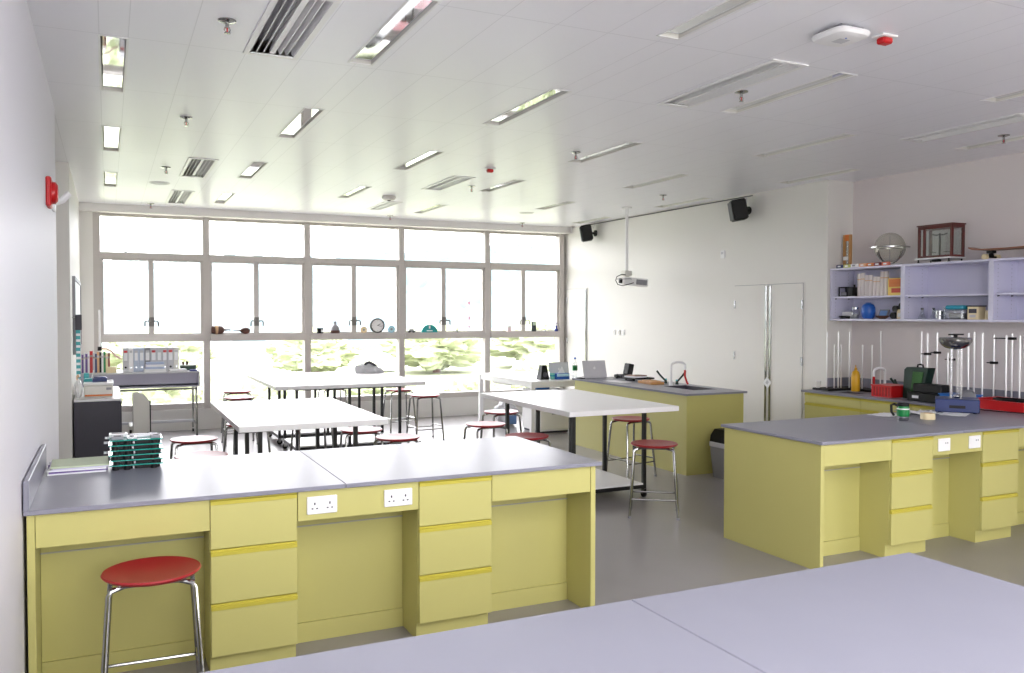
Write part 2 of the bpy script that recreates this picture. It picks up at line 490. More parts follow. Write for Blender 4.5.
for x, y, lb in [(0.56, 4.53, 'sprinkler head nearest the camera left of the large air vent'), (0.55, 6.88, 'second sprinkler head back on the left side of the ceiling'), (0.55, 9.3, 'third sprinkler head back on the left, beside a slatted air vent'),
                 (0.54, 12.45, 'sprinkler head closest to the windows on the left side'), (4.04-0.22, 4.49, 'sprinkler head between an air vent and a strip light at upper right'), (3.88, 6.81, 'sprinkler head beside a strip light in the middle of the ceiling'),
                 (3.82, 9.13, 'sprinkler head near the small red detector, towards the windows'), (6.70, 4.64, 'sprinkler head at the right edge of the ceiling'), (6.25, 8.78, 'sprinkler head near the projector and right wall'), (3.86, 12.4, 'sprinkler head near the middle windows'), (6.1, 12.45, 'sprinkler head by the window corner at right')]:
    sprinkler(x, y, lb)

# white wireless box, red detectors, small pods
t = thing('wireless_access_point', 'white rounded-square wireless box under the ceiling at upper right', 'access point', (3.46, 3.30, ZC-0.05))
def rsq(h, r):
    return [(3.46+sx*(h-r)+r*math.cos(a0+k*PI/10), 3.30+sy*(h-r)+r*math.sin(a0+k*PI/10)) for sx, sy, a0 in ((1, 1, 0), (-1, 1, PI/2), (-1, -1, PI), (1, -1, 1.5*PI)) for k in range(6)]
q = MB(); la = [(.112, .05, ZC-.022), (.118, .055, ZC-.034), (.108, .05, ZC-.050), (.085, .045, ZC-.058)]; n_ = 24
for h_, r_, z_ in la: q.v += [Vector((x, y, z_)) for x, y in rsq(h_, r_)]
for j in range(3): q.f += [(j*n_+k, j*n_+(k+1) % n_, (j+1)*n_+(k+1) % n_, (j+1)*n_+k) for k in range(n_)]
q.f += [tuple(range(n_)), tuple(range(3*n_, 4*n_))]; q.build('body', WHITE, t)
MB().box(3.38, 3.54, 3.22, 3.38, ZC-0.022, ZC-0.001, 0.004).build('mount', GREY, t)
MB().box(3.46-.035, 3.46+.035, 3.30-.03, 3.30+.03, ZC-0.060, ZC-0.0582, 0.0005).build('logo_plate', LGREY, t)
MB().cyl((3.45, 3.255, ZC-0.0605), (3.45, 3.255, ZC-0.0582), 0.005).build('indicator_lamp', BLUE, t)
for (x, y, s, lb) in [(3.745, 3.27, 1.0, 'red ceiling detector right beside the white wireless box'), (3.52, 7.93, 0.9, 'small red ceiling detector in the middle of the ceiling')]:
    t = thing('red_detector', lb, 'detector', (x, y, ZC-0.05), 0, 'red detectors on the ceiling')
    MB().box(x-.055*s, x+.055*s, y-.04*s, y+.04*s, ZC-0.012, ZC-0.0005, 0.003).build('plate', WHITE, t)
    MB().box(x-.035*s, x+.035*s, y-.028*s, y+.028*s, ZC-0.045, ZC-0.012, 0.008).build('body', REDP, t)
for (x, y, r, lb) in [(3.21, 10.36, 0.09, 'round white pod under the ceiling before the middle windows')]:
    t = thing('ceiling_pod', lb, 'ceiling sensor', (x, y, ZC-0.05))
    MB().lathe([(0.001, -.055), (r*.7, -.052), (r, -.03), (r, -.02), (r*.9, -.0005)], (x, y, ZC), 28).build('body', OFFW, t)
    MB().cyl((x, y, ZC-.06), (x, y, ZC-.054), .02).build('lens', PLBLK, t)
for (x, y, lb) in [(0.55, 10.46, 'round flat ceiling speaker on the left, near the windows'), (5.56, 11.2, 'round flat ceiling speaker near the window corner at right')]:
    t = thing('ceiling_speaker', lb, 'ceiling speaker', (x, y, ZC-0.01), 0, 'flat round ceiling speakers')
    MB().lathe([(0.001, -.010), (.085, -.010), (.1, -.006), (.1, -.0005)], (x, y, ZC), 28).build('grille', LGREY, t)
    MB().lathe([(.1, -.0005), (.112, -.0005), (.112, -.007), (.1, -.008)], (x, y, ZC), 28).build('rim', WHITE, t)

# ------------------------------------------------------------------ doors on the right wall
def door(name, y0, y1, ztop, leaves, extra):
    X = XR
    f = MB()
    e = 0.018
    f.box(X-0.004, X, y0-e, y0, 0, ztop+e); f.box(X-0.004, X, y1, y1+e, 0, ztop+e); f.box(X-0.004, X, y0, y1, ztop, ztop+e)
    d = struct(name, f, WALL)
    g = MB(); t = 0.006
    g.box(X-0.0035, X-0.0005, y0, y0+t, 0, ztop); g.box(X-0.0035, X-0.0005, y1-t, y1, 0, ztop); g.box(X-0.0035, X-0.0005, y0, y1, ztop-t, ztop)
    g.build('gap', GREY, d, False)
    for (a, b) in leaves:
        MB().box(X-0.012, X-0.0006, a, b, 0.008, ztop-t, 0.001).build('leaf', WALL, d, False)
    for y, z in extra['hinges']:
        h = MB(); h.cyl((X-0.016, y, z-.05), (X-0.016, y, z+.05), 0.009); h.box(X-0.014, X-0.002, y-.014, y+.014, z-.05, z+.05)
        h.build('hinge', STEEL, d)
    for y, a, b in extra['strips']:
        MB().box(X-0.02, X-0.0121, y-0.016, y+0.016, a, b, 0.003).build('edge_strip', CHROME, d)
    return d
door('door_1', 12.18, 12.86, 2.10, [(12.187, 12.853)], {'hinges': [(12.845, 1.91), (12.845, 1.22)], 'strips': [(12.205, 0.02, 2.08)]})
d2 = door('door_2', 7.34, 8.52, 2.03, [(7.347, 7.892), (7.900, 8.513)], {'hinges': [(8.505, 1.79), (8.505, 1.15), (7.352, 1.78), (7.352, 1.13)], 'strips': [(7.935, 0.02, 2.01), (7.866, 0.02, 2.01)]})
t = thing('door_tag', 'white paper tag hanging askew at the meeting edges of the double door', 'tag', (XR-0.03, 7.89, 0.84))
MB().box(XR-0.026, XR-0.0225, 7.845, 7.945, 0.80, 0.90, 0.001, rot((XR-.024, 7.895, .85), 'X', math.radians(38))).build('card', PAPER, t)
MB().box(XR-0.0265, XR-0.0261, 7.875, 7.915, 0.83, 0.875, 0, rot((XR-.024, 7.895, .85), 'X', math.radians(38))).build('print', LGREY, t)
MB().tube([(XR-0.024, 7.89, 0.90), (XR-0.028, 7.885, 0.95), (XR-0.024, 7.895, 1.0)], 0.002, 5).build('string', PAPER, t)

for i, (y, lb) in enumerate([(11.36, 'white wall switch plate nearest the windows on right wall'), (11.22, 'middle white switch plate of three on the right wall'), (11.09, 'white switch plate nearest the camera of three on right wall')]):
    t = thing('switch_plate', lb, 'switch', (XR-0.01, y, 1.35), 0, 'switch plates on the right wall')
    MB().box(XR-0.012, XR-0.0005, y-.042, y+.042, 1.345, 1.43, 0.003).build('plate', WHITE, t)
    MB().box(XR-0.016, XR-0.011, y-.014, y+.014, 1.365, 1.41, 0.002).build('rocker', OFFW, t)
t = thing('wall_sensor', 'small white box high on the right wall above the double door', 'sensor', (XR-0.02, 8.74, 2.40))
MB().box(XR-0.025, XR-0.0005, 8.70, 8.78, 2.39, 2.49, 0.006).build('body', WHITE, t)
MB().box(XR-0.028, XR-0.0245, 8.72, 8.76, 2.44, 2.47, 0.001).build('window', LGREY, t)
t = thing('wall_cable', 'thin dark cable run along the top of the right wall', 'cable', (XR-0.01, 10.0, 3.12))
MB().tube([(XR-0.008, 12.2, 3.135), (XR-0.008, 11.0, 3.132), (XR-0.008, 9.0, 3.128), (XR-0.008, 8.2, 3.125)], 0.007, 6).build('cable_run', DARK, t)

# wall speakers
def wall_speaker(y, z, lb):
    t = thing('wall_speaker', lb, 'speaker', (XR-0.02, y, z-0.13), 0, 'black speakers on the right wall')
    b = MB(); b.cyl((XR-0.0005, y, z), (XR-0.02, y, z), 0.05, n=20); b.build('wall_plate', PLBLK, t)
    a = MB(); a.tube([(XR-0.015, y, z), (XR-0.09, y+.0, z)], 0.016, 8); a.ball((XR-0.09, y, z), 0.024, n=12); a.build('bracket_arm', PLBLK, t)
    c = (XR-0.20, y-0.03, z-0.01)
    Mx = rot(c, 'Z', math.radians(-28)) @ rot(c, 'Y', math.radians(-10))
    MB().box(c[0]-.085, c[0]+.095, c[1]-.11, c[1]+.11, c[2]-.125, c[2]+.125, 0.018, Mx).build('cabinet', PLBLK, t)
    MB().box(c[0]-.092, c[0]-.084, c[1]-.095, c[1]+.095, c[2]-.11, c[2]+.11, 0.003, Mx).build('grille', DARK, t)
    MB().tube([(XR-0.10, y-.04, z+.10), (XR-0.07, y, z+.12), (XR-0.03, y+.01, z+.08), (XR-0.02, y+.02, z+.12), (XR-0.012, y+.03, 3.12)], 0.005, 6).build('cable', LGREY, t)
wall_speaker(8.27, 2.95, 'black speaker high on the right wall above the double door')
wall_speaker(11.92, 2.98, 'black speaker high on the right wall beside the window corner')

# projector on its pole
px, py = 6.50, 9.98
t = thing('projector', 'white projector hanging from the ceiling on a thin white pole', 'projector', (px, py, 2.05))
MB().cyl((px, py, 2.27), (px, py, ZC-0.001), 0.022, n=14).build('pole', WHITE, t)
MB().cyl((px, py, ZC-0.02), (px, py, ZC-0.0005), 0.07, n=20).build('ceiling_plate', WHITE, t)
c = (px+0.10, py, 2.12)
Mp = rot(c, 'Z', math.radians(-20)) @ rot(c, 'Y', math.radians(5))
MB().box(c[0]-.16, c[0]+.19, c[1]-.13, c[1]+.13, c[2]-.055, c[2]+.05, 0.014, Mp).build('body', WHITE, t)
MB().box(c[0]+.02, c[0]+.17, c[1]-.136, c[1]-.1295, c[2]-.04, c[2]+.03, 0.003, Mp).build('grille', GREY, t)
q = MB(); q.cyl((c[0]-.16, c[1]-.04, c[2]-.005), (c[0]-.20, c[1]-.04, c[2]-.005), .035, n=18, M=Mp); q.build('lens', PLBLK, t)
q = MB(); q.box(px-.06, px+.06, py-.06, py+.06, 2.20, 2.27, .01); q.box(px-.03, px+.03, py-.03, py+.03, 2.15, 2.21); q.build('mount', OFFW, t)
MB().tube([(px-.03, py-.05, 2.21), (px-.12, py-.06, 2.215), (px-.20, py-.06, 2.18), (px-.215, py-.06, 2.13), (px-.18, py-.06, 2.075), (px-.10, py-.06, 2.06), (px-.02, py-.12, 2.085), (px+.03, py-.13, 2.10)], .006, 6).build('cable', PLBLK, t)
MB().tube([(px-.20, py-.05, 2.15), (px-.12, py-.10, 2.15), (px-.04, py-.15, 2.155), (px+.0, py-.12, 2.15)], .005, 6).build('cable', GREY, t)

# fire bell on the left wall
t = thing('fire_alarm', 'red fire alarm sounder with pale bracket on the left wall', 'fire alarm', (XL+.04, 5.95, 2.36))
MB().box(XL-.001, XL+.03, 5.86, 6.04, 2.32, 2.50, .008).build('base', REDP, t)
MB().lathe([(.001, .035), (.05, .032), (.066, .02), (.07, 0.0)], (0, 0, 0), 24, Matrix.Translation((XL+.03, 5.95, 2.41)) @ Matrix.Rotation(PI/2, 4, 'Y')).build('dome', REDP, t)
t = thing('wall_beacon', 'small white bracket lamp on the left wall past the red alarm', 'wall light', (XL+.05, 6.55, 2.36))
MB().box(XL+.0005, XL+.02, 6.50, 6.60, 2.36, 2.50, .005).build('base', WHITE, t)
MB().tube([(XL+.015, 6.55, 2.42), (XL+.06, 6.56, 2.44), (XL+.10, 6.58, 2.49)], .022, 10).build('arm', WHITE, t)

# ------------------------------------------------------------------ laboratory benches
def socket(x, y, z, w, h, parent):
    """double socket on a panel whose face is at y (looking to -y)"""
    p = MB().box(x-w/2, x+w/2, y-0.011, y-0.0002, z-h/2, z+h/2, 0.003).build('power_socket', WHITE, parent)
    for sx in (-w/4, w/4):
        MB().box(x+sx-.0035, x+sx+.0035, y-.0118, y-.0108, z+.002, z+.014).build('pin_hole', DARK, p, False)
        for dx in (-.011, .011):
            MB().box(x+sx+dx-.0045, x+sx+dx+.0045, y-.0118, y-.0108, z-.018, z-.012).build('pin_hole', DARK, p, False)
    for sx in (-.018, .018):
        MB().box(x+sx-.010, x+sx+.010, y-.0125, y-.0105, z+.020, z+.028, .0006).build('rocker', WHITE, p)

def rocker_plate(x, y, z, parent):
    p = MB().box(x-.06, x+.06, y-0.011, y-0.0002, z-.045, z+.045, 0.003).build('power_socket', WHITE, parent)
    for dx, dz in ((0.01, .012), (0.03, .012)):
        MB().box(x+dx-.004, x+dx+.004, y-.0118, y-.0108, z+dz-.006, z+dz+.006).build('pin_hole', GREY, p, False)

RAILS = (0.800, 0.565, 0.315)
def drawer_unit(x0, x1, yf, yb, label, group):
    t = thing('drawer_unit', label, 'drawer unit', ((x0+x1)/2, yf, 0), 0, group)
    c = MB(); c.box(x0, x1, yf+0.02, yb, 0.095, 0.828)
    c.build('carcass', YEL, t, False)
    MB().box(x0+.002, x1-.002, yf+0.05, yb-0.02, 0.0, 0.0945).build('plinth', YEL, t, False)
    tops = [RAILS[0]+.026, RAILS[1]+.026, RAILS[2]+.026]
    bots = [RAILS[1]+.030, RAILS[2]+.030, 0.098]
    for a, b in zip(tops, bots):
        d = MB().box(x0+.003, x1-.003, yf, yf+.019, b, a-.029, .0012).build('drawer', YEL, t, False)
        # rail handle: a lipped yellow profile along the drawer's top edge
        MB().prism([(yf+.018, a-.028), (yf-.004, a-.028), (yf-.004, a-.012), (yf+.003, a-.008), (yf+.003, a), (yf+.018, a)], 'x', x0+.003, x1-.003).build('handle', YELH, d, False)
    return t

def kneehole(x0, x1, yf, yb, label, group, ends=(), sockets=(), plates=()):
    t = thing('kneehole_unit', label, 'bench unit', ((x0+x1)/2, yf, 0), 0, group)
    xa, xb = x0, x1
    for e in ends:
        if e == 'l':
            MB().box(x0, x0+.03, yf-.002, yb, 0.0, 0.828, .0012).build('end_panel', YEL, t, False); xa = x0+.031
        else:
            MB().box(x1-.03, x1, yf-.002, yb, 0.0, 0.828, .0012).build('end_panel', YEL, t, False); xb = x1-.031
    ap = MB().box(xa+.001, xb-.001, yf+.001, yf+.02, 0.683, 0.828, .0012).build('apron', YEL, t, False)
    bp = MB().box(xa+.001, xb-.001, yf+.27, yf+.29, 0.10, 0.828).build('back_panel', YEL, t, False)
    MB().box(xa+.001, xb-.001, yf+.262, yf+.2698, 0.590, 0.596).build('edge_trim', GREYEDGE, bp, False)
    MB().box(xa+.001, xb-.001, yf+.262, yf+.29, 0.0, 0.0985).build('kickboard', YEL, t, False)
    MB().box(xa+.001, xb-.001, yb-.02, yb, 0.0, 0.828).build('rear_panel', YEL, t, False)
    for (x, z) in sockets: socket(x, yf+.001, z, .145, .085, ap)
    for (x, z) in plates: rocker_plate(x, yf+.001, z, ap)
    return t

def worktop(name, x0, x1, y0, y1, label, seams=(), extra=None):
    t = thing(name, label, 'worktop', ((x0+x1)/2, (y0+y1)/2, 0.83))
    xs = [x0] + list(seams) + [x1]
    for a, b in zip(xs[:-1], xs[1:]):
        MB().box(a+(.0008 if a != x0 else 0), b-(.0008 if b != x1 else 0), y0, y1, 0.829, 0.85, .003).build('slab', TOP, t)
    return t

# bench against the left wall (second row)
YF, YB = 4.06, 5.12
G = 'yellow units under the bench by the left wall'
kneehole(-0.315, 0.41, YF, YB, 'yellow kneehole unit behind the red stool, against the left wall', G, ends=('l',))
drawer_unit(0.41, 0.805, YF, YB, 'yellow three-drawer unit right of the foreground red stool', G)
kneehole(0.805, 1.41, YF, YB, 'yellow kneehole unit with two white double sockets between two drawer units', G, sockets=((0.92, 0.755), (1.30, 0.755)))
drawer_unit(1.41, 1.815, YF, YB, 'yellow three-drawer unit right of the two white double sockets', G)
kneehole(1.815, 2.445, YF, YB, 'yellow kneehole unit at the aisle end of the near bench', G, ends=('r',))
t = worktop('bench_worktop', -0.325, 2.472, 4.03, 5.14, 'grey worktop carrying the stack of teal-edged trays', (1.03,))
u = MB(); u.box(-0.3245, -0.302, 4.03, 5.14, 0.8505, 0.975, .003); u.build('upstand', TOP, t)

# foreground bench
YF, YB = 1.06, 2.03
G = 'yellow units under the foreground bench'
kneehole(-0.315, 0.41, YF, YB, 'yellow kneehole unit of the foreground bench against the left wall', G, ends=('l',))
drawer_unit(0.41, 0.805, YF, YB, 'left yellow drawer unit of the foreground bench', G)
kneehole(0.805, 1.41, YF, YB, 'middle yellow kneehole unit of the foreground bench', G, sockets=((0.92, 0.755), (1.30, 0.755)))
drawer_unit(1.41, 1.815, YF, YB, 'right yellow drawer unit of the foreground bench', G)
kneehole(1.815, 2.465, YF, YB, 'yellow kneehole unit at the aisle end of the foreground bench', G, ends=('r',))
worktop('bench_worktop', -0.325, 2.49, 1.03, 2.045, 'pale grey worktop in the foreground at the bottom of the photo', (1.35,))

# right bench, a peninsula off the right-hand counter
YF, YB = 4.08, 5.03
G = 'yellow units under the right bench'
kneehole(4.145, 4.79, YF, YB, 'yellow kneehole unit with broad end panel facing the aisle on the right', G, ends=('l',))
drawer_unit(4.79, 5.195, YF, YB, 'yellow three-drawer unit left of the two white socket plates on the right bench', G)
kneehole(5.195, 5.715, YF, YB, 'yellow kneehole unit with two white socket plates on the right bench', G, plates=((5.30, 0.755), (5.62, 0.755)))
drawer_unit(5.715, 6.12, YF, YB, 'yellow three-drawer unit at the right edge of the photo', G)
kneehole(6.12, 6.795, YF, YB, 'yellow kneehole unit of the right bench cut by the photo edge', G)
worktop('bench_worktop', 4.125, 6.797, 4.05, 5.05, 'grey worktop of the right bench with the green mug and tape roll', (5.47,))

# counter along the right wall
CF = 6.83
G = 'yellow units under the right wall counter'
cn = ['yellow drawer unit of the wall counter nearest the double door', 'yellow drawer unit of the wall counter under the red box', 'yellow drawer unit of the wall counter under the black case',
      'yellow drawer unit of the wall counter behind the bench joint', 'yellow drawer unit of the wall counter beyond the right edge of the photo']
ys = [6.965, 6.20, 5.60, 5.06, 4.50, 3.95]
for k in range(5):
    y1, y0 = ys[k], ys[k+1]
    t = thing('counter_unit', cn[k], 'drawer unit', (CF, (y0+y1)/2, 0), 0, G)
    xf = CF if k < 3 else 6.80
    MB().box(CF+.02, XB-.01, y0+.001, y1-.001, .095, .828).build('carcass', YEL, t, False)
    MB().box(CF+.05, XB-.01, y0+.001, y1-.001, 0, .0945).build('plinth', YEL, t, False)
    for a, b in ((.826, .72), (.716, .41), (.406, .10)):
        d = MB().box(CF, CF+.019, y0+.003, y1-.003, b, a-.029, .0012).build('drawer', YEL, t, False)
        MB().prism([(CF+.018, a-.028), (CF-.004, a-.028), (CF-.004, a-.012), (CF+.003, a-.008), (CF+.003, a), (CF+.018, a)], 'y', y0+.003, y1-.003).build('handle', YELH, d, False)
t = thing('counter_worktop', 'dark grey worktop along the right wall under the wall cabinets', 'worktop', (7.15, 5.4, .83))
# slab with a sink opening
sx0, sx1, sy0, sy1 = 6.93, 7.10, 6.36, 6.62
w = MB(); z0, z1 = .829, .85
w.box(6.80, XB-.001, 3.93, sy0, z0, z1); w.box(6.80, XB-.001, sy1, YC-.003, z0, z1); w.box(6.80, sx0, sy0, sy1, z0, z1); w.box(sx1, XB-.001, sy0, sy1, z0, z1)
w.build('slab', TOP, t, False)
MB().box(XB-.025, XB-.001, 3.93, YC-.003, .8505, .965, .003).build('upstand', TOP, t)
MB().box(XR+.01, XB-.026, YC-.022, YC-.003, .8505, .965, .003).build('upstand', TOP, t)
b = MB(); b.add([(sx0, sy0, .849), (sx1, sy0, .849), (sx1, sy1, .849), (sx0, sy1, .849), (sx0+.02, sy0+.02, .829+.002), (sx1-.02, sy0+.02, .831), (sx1-.02, sy1-.02, .831), (sx0+.02, sy1-.02, .831)],
        [(0, 1, 5, 4), (1, 2, 6, 5), (2, 3, 7, 6), (3, 0, 4, 7), (4, 5, 6, 7)])
b.build('sink_basin', DARK, t, False)

# sink bench in the middle of the room
t = thing('sink_bench_unit', 'yellow panelled bench body with the sink, by the right wall', 'bench', (5.75, 8.3, 0))
MB().box(5.385, 5.405, 7.165, 9.46, .0, .828).build('side_panel', YEL, t, False)
MB().box(5.385, 6.13, 7.13, 7.1645, .0, .828, .0012).build('end_panel', YEL, t, False)
MB().box(5.405, 6.12, 9.44, 9.46, .0, .828).build('end_panel', YEL, t, False)
for k in range(4):
    y0 = 7.17+k*.567
    d = MB().box(6.11, 6.13, y0+.003, y0+.564, .10, .825, .0012).build('door', YEL, t, False)
    MB().box(6.1301, 6.138, y0+.01, y0+.557, .79, .82, .002).build('handle', YELH, d, False)
MB().box(6.06, 6.08, 7.17, 9.44, 0, .098).build('plinth', YEL, t, False)
t = thing('sink_bench_worktop', 'grey worktop with a sunken sink and white tap, by the double door', 'worktop', (5.75, 8.3, .829))
a0, a1, c0, c1 = 5.70, 6.02, 7.42, 8.0
w = MB(); w.box(5.36, 6.155, 7.10, c0, z0, z1); w.box(5.36, 6.155, c1, 9.49, z0, z1); w.box(5.36, a0, c0, c1, z0, z1); w.box(a1, 6.155, c0, c1, z0, z1)
w.build('slab', TOP, t, False)
b = MB(); b.add([(a0, c0, .849), (a1, c0, .849), (a1, c1, .849), (a0, c1, .849), (a0+.015, c0+.015, .66), (a1-.015, c0+.015, .66), (a1-.015, c1-.015, .66), (a0+.015, c1-.015, .66)],
        [(0, 1, 5, 4), (1, 2, 6, 5), (2, 3, 7, 6), (3, 0, 4, 7), (4, 5, 6, 7)])
b.build('sink_basin', DARK, t, False)

def swan_tap(x, y, z, rise, reach, ang, label, hose=True):
    t = thing('water_tap', label, 'tap', (x, y, z))
    dx, dy = math.cos(ang)*reach, math.sin(ang)*reach
    pts = [(x, y, z), (x, y, z+rise*.86)]
    for k in range(1, 8):
        a = PI*k/8
        pts.append((x+dx*(1-math.cos(a))/2, y+dy*(1-math.cos(a))/2, z+rise*.86+math.sin(a)*rise*.14))
    pts += [(x+dx, y+dy, z+rise*.86), (x+dx, y+dy, z+rise*.66)]
    MB().tube(pts, .013, 10).build('swan_neck', WHITE, t)
    MB().cyl((x, y, z+.0005), (x, y, z+.05), .024, .018, 16).build('base', WHITE, t)
    if hose:
        MB().tube([(x+dx, y+dy, z+rise*.68), (x+dx, y+dy, z+rise*.4), (x+dx+.02, y+dy-.01, z+rise*.15), (x+dx+.03, y+dy-.02, z+.015)], .012, 8).build('red_hose', REDP, t)
    return t
def gas_tap(x, y, z, ang, label):
    t = thing('gas_tap', label, 'gas tap', (x, y, z), 0, 'dark green gas taps')
    MB().cyl((x, y, z+.0005), (x, y, z+.04), .02, .014, 14).build('base', DKGREEN, t)
    dx, dy = math.cos(ang), math.sin(ang)
    MB().tube([(x, y, z+.03), (x+dx*.07, y+dy*.07, z+.10), (x+dx*.11, y+dy*.11, z+.15)], .012, 8).build('nozzle', DKGREEN, t)
    MB().box(x-.016, x+.016, y-.006, y+.006, z+.04, z+.058, .003).build('lever', TEALP, t)
swan_tap(5.84, 8.03, .85, .27, .16, math.radians(-25), 'white swan-neck tap with a red hose on the sink bench')
gas_tap(5.96, 8.30, .85, math.radians(165), 'dark green gas tap left of the white sink tap')
gas_tap(5.99, 8.12, .85, math.radians(-10), 'dark green gas tap just right of the white sink tap')

# ------------------------------------------------------------------ stools
def make_stool(label):
    t = thing('lab_stool', label, 'stool', (0, 0, 0), 0, 'red-seated chrome stools')
    R = .195
    MB().lathe([(.001, .580), (.05, .579), (.14, .577), (.18, .580), (R-.004, .588), (R, .594), (R-.004, .600), (R-.03, .599), (.10, .592), (.001, .591)], (0, 0, 0), 40).build('seat', RED, t)
    # under-seat cross frame
    f = MB()
    a, b = .155, .195
    for sy in (-1, 1):
        f.tube([(-a, sy*.115, .556), (-.10, sy*.10, .569), (.10, sy*.10, .569), (a, sy*.115, .556)], .0105, 8)
    f.box(-.09, .09, -.105, .105, .5695, .5765)
    f.build('seat_frame', CHROME, t)
    for sx in (-1, 1):
        for sy in (-1, 1):
            l = MB()
            l.tube([(sx*.135, sy*.110, .562), (sx*a, sy*.117, .556), (sx*.162, sy*.122, .540), (sx*b, sy*.165, .012)], .0115, 10)
            lg = l.build('leg', CHROME, t)
            MB().cyl((sx*b, sy*.165, 0.0), (sx*b, sy*.165, .018), .0135, n=10).build('rubber_foot', GREY, lg)
    k = (.556-.17)/.544
    for sy in (-1, 1):
        MB().cyl((-.186, sy*.1555, .155), (.186, sy*.1555, .155), .0075, n=8).build('stretcher', CHROME, t)
    for sx in (-1, 1):
        MB().cyl((sx*.183, -.152, .19), (sx*.183, .152, .19), .0075, n=8).build('stretcher', CHROME, t)
    return t
stool0 = make_stool('red-seated chrome stool in the foreground before the left bench')
stool0.location = (0.157, 3.845, 0); stool0.rotation_euler = (0, 0, math.radians(-2))
for x, y, rz, lb in [
        (4.095, 5.86, -35, 'red stool alone in the aisle at the right end of the nearest white table'),
        (4.86, 7.37, 10, 'red stool between the nearest right table and the yellow sink bench'),
        (3.33, 7.60, 6, 'red stool left of the right-hand white table, the one nearer the windows'),
        (3.91, 8.50, 5, 'red stool at the far end of the right white table'),
        (3.33, 6.70, 4, 'red stool half hidden by the left bench corner, beside the right table'),
        (2.28, 7.12, 8, 'red stool at the right side of the left white table, the nearer one'),
        (2.12, 7.72, -4, 'red stool at the right side of the left white table, the farther one'),
        (0.66, 7.74, 4, 'pale-lit stool left of the left white table, beside the chair'),
        (0.63, 6.82, 4, 'stool nearly hidden behind the left bench edge, only its rim showing'),
        (1.22, 8.62, 12, 'stool tucked behind the left white table at its left corner'),
        (1.86, 8.62, 4, 'stool seen by its legs behind the left white table'),
        (1.52, 11.35, 0, 'nearer of two stools left of the far pair of tables'),
        (1.62, 12.3, 0, 'farther of two stools left of the far tables, under the window'),
        (3.79, 10.66, 5, 'red stool at the right end of the far tables, nearer the camera'),
        (3.74, 11.62, 5, 'red stool at the right end of the far tables, nearer the window'),
        (2.95, 12.32, 5, 'stool behind the far tables under the middle windows')]:
    dup(stool0, (x, y, 0), math.radians(rz), lb)

# ------------------------------------------------------------------ white tables on black castor frames
def make_table(L, W, label):
    """L along y, W along x, centred"""
    t = thing('lab_table', label, 'table', (0, 0, 0), 0, 'white tables on black frames')
    MB().box(-W/2, W/2, -L/2, L/2, .806, .85, .003).build('tabletop', TABLE, t)
    lx, ly = .37, L/2-.27
    s = .016
    for x in (-lx, lx):
        for y in (-ly, 0, ly):
            MB().box(x-s, x+s, y-s, y+s, .115, .78).build('leg', BLACK, t, False)
    f = MB()
    for x in (-lx, lx): f.box(x-s, x+s, -ly-s, ly+s, .78, .805)
    for y in (-ly, 0, ly): f.box(-lx+s, lx-s, y-s, y+s, .78, .805)
    f.build('top_rail', BLACK, t, False)
    f = MB()
    for x in (-lx, lx): f.box(x-s, x+s, -ly-s, ly+s, .082, .115)
    for y in (-ly, 0, ly): f.box(-lx+s, lx-s, y-s, y+s, .082, .115)
    f.build('bottom_rail', BLACK, t, False)
    MB().box(-lx+s+.001, lx-s-.001, -ly-s, ly+s, .1155, .13, .002).build('lower_shelf', TABLE, t)
    for x in (-lx, lx):
        for y in (-ly, ly):
            c = MB(); c.cyl((x-.012, y, .033), (x+.012, y, .033), .033, n=18)
            cc = c.build('castor', PLBLK, t)
            c = MB(); c.box(x-.017, x-.013, y-.018, y+.018, .03, .082); c.box(x+.013, x+.017, y-.018, y+.018, .03, .082); c.box(x-.017, x+.017, y-.018, y+.018, .074, .0815)
            c.build('fork', CHROME, cc, False)
    return t
tb = make_table(1.90, 1.12, 'white table on a black wheeled frame, right of the left bench end')
tb.location = (4.04, 7.15, 0)
dup(tb, (1.41, 7.34, 0), 0, 'white table on a black frame straight behind the left bench')
tf = make_table(1.78, 1.10, 'front one of the pushed-together white tables near the windows')
tf.location = (2.585, 10.30, 0); tf.rotation_euler = (0, 0, PI/2)
dup(tf, (2.585, 11.41, 0), PI/2, 'rear one of the pushed-together white tables, holding a grey bag')

# grey cloth bag on the far table
t = thing('cloth_bag', 'crumpled grey cloth bag lying on the far white table', 'bag', (3.30, 11.55, .85))
b = bmesh.new(); bmesh.ops.create_icosphere(b, subdivisions=4, radius=1)
rnd = random.Random(3)
for v in b.verts:
    x, y, z = v.co
    n = 1 + .10*math.sin(6*x+2*z)*math.cos(5*y) + .07*math.sin(11*x+7*y) + .05*math.sin(17*y+3*x)
    v.co = Vector((3.29+x*.19*n, 11.55+y*.15*n, .851+max(0, (z+.25)*.075*n*(1.25-.45*x))))
MB().bm(b).build('bag_body', LGREY, t)
MB().tube([(3.20, 11.50, .93), (3.22, 11.49, .985), (3.27, 11.49, 1.0), (3.33, 11.50, .97), (3.38, 11.50, .93)], .02, 8).build('handle', DARK, t)
MB().tube([(3.42, 11.52, .863), (3.50, 11.47, .86), (3.58, 11.50, .861), (3.63, 11.46, .86)], .009, 6).build('strap', DARK, t)

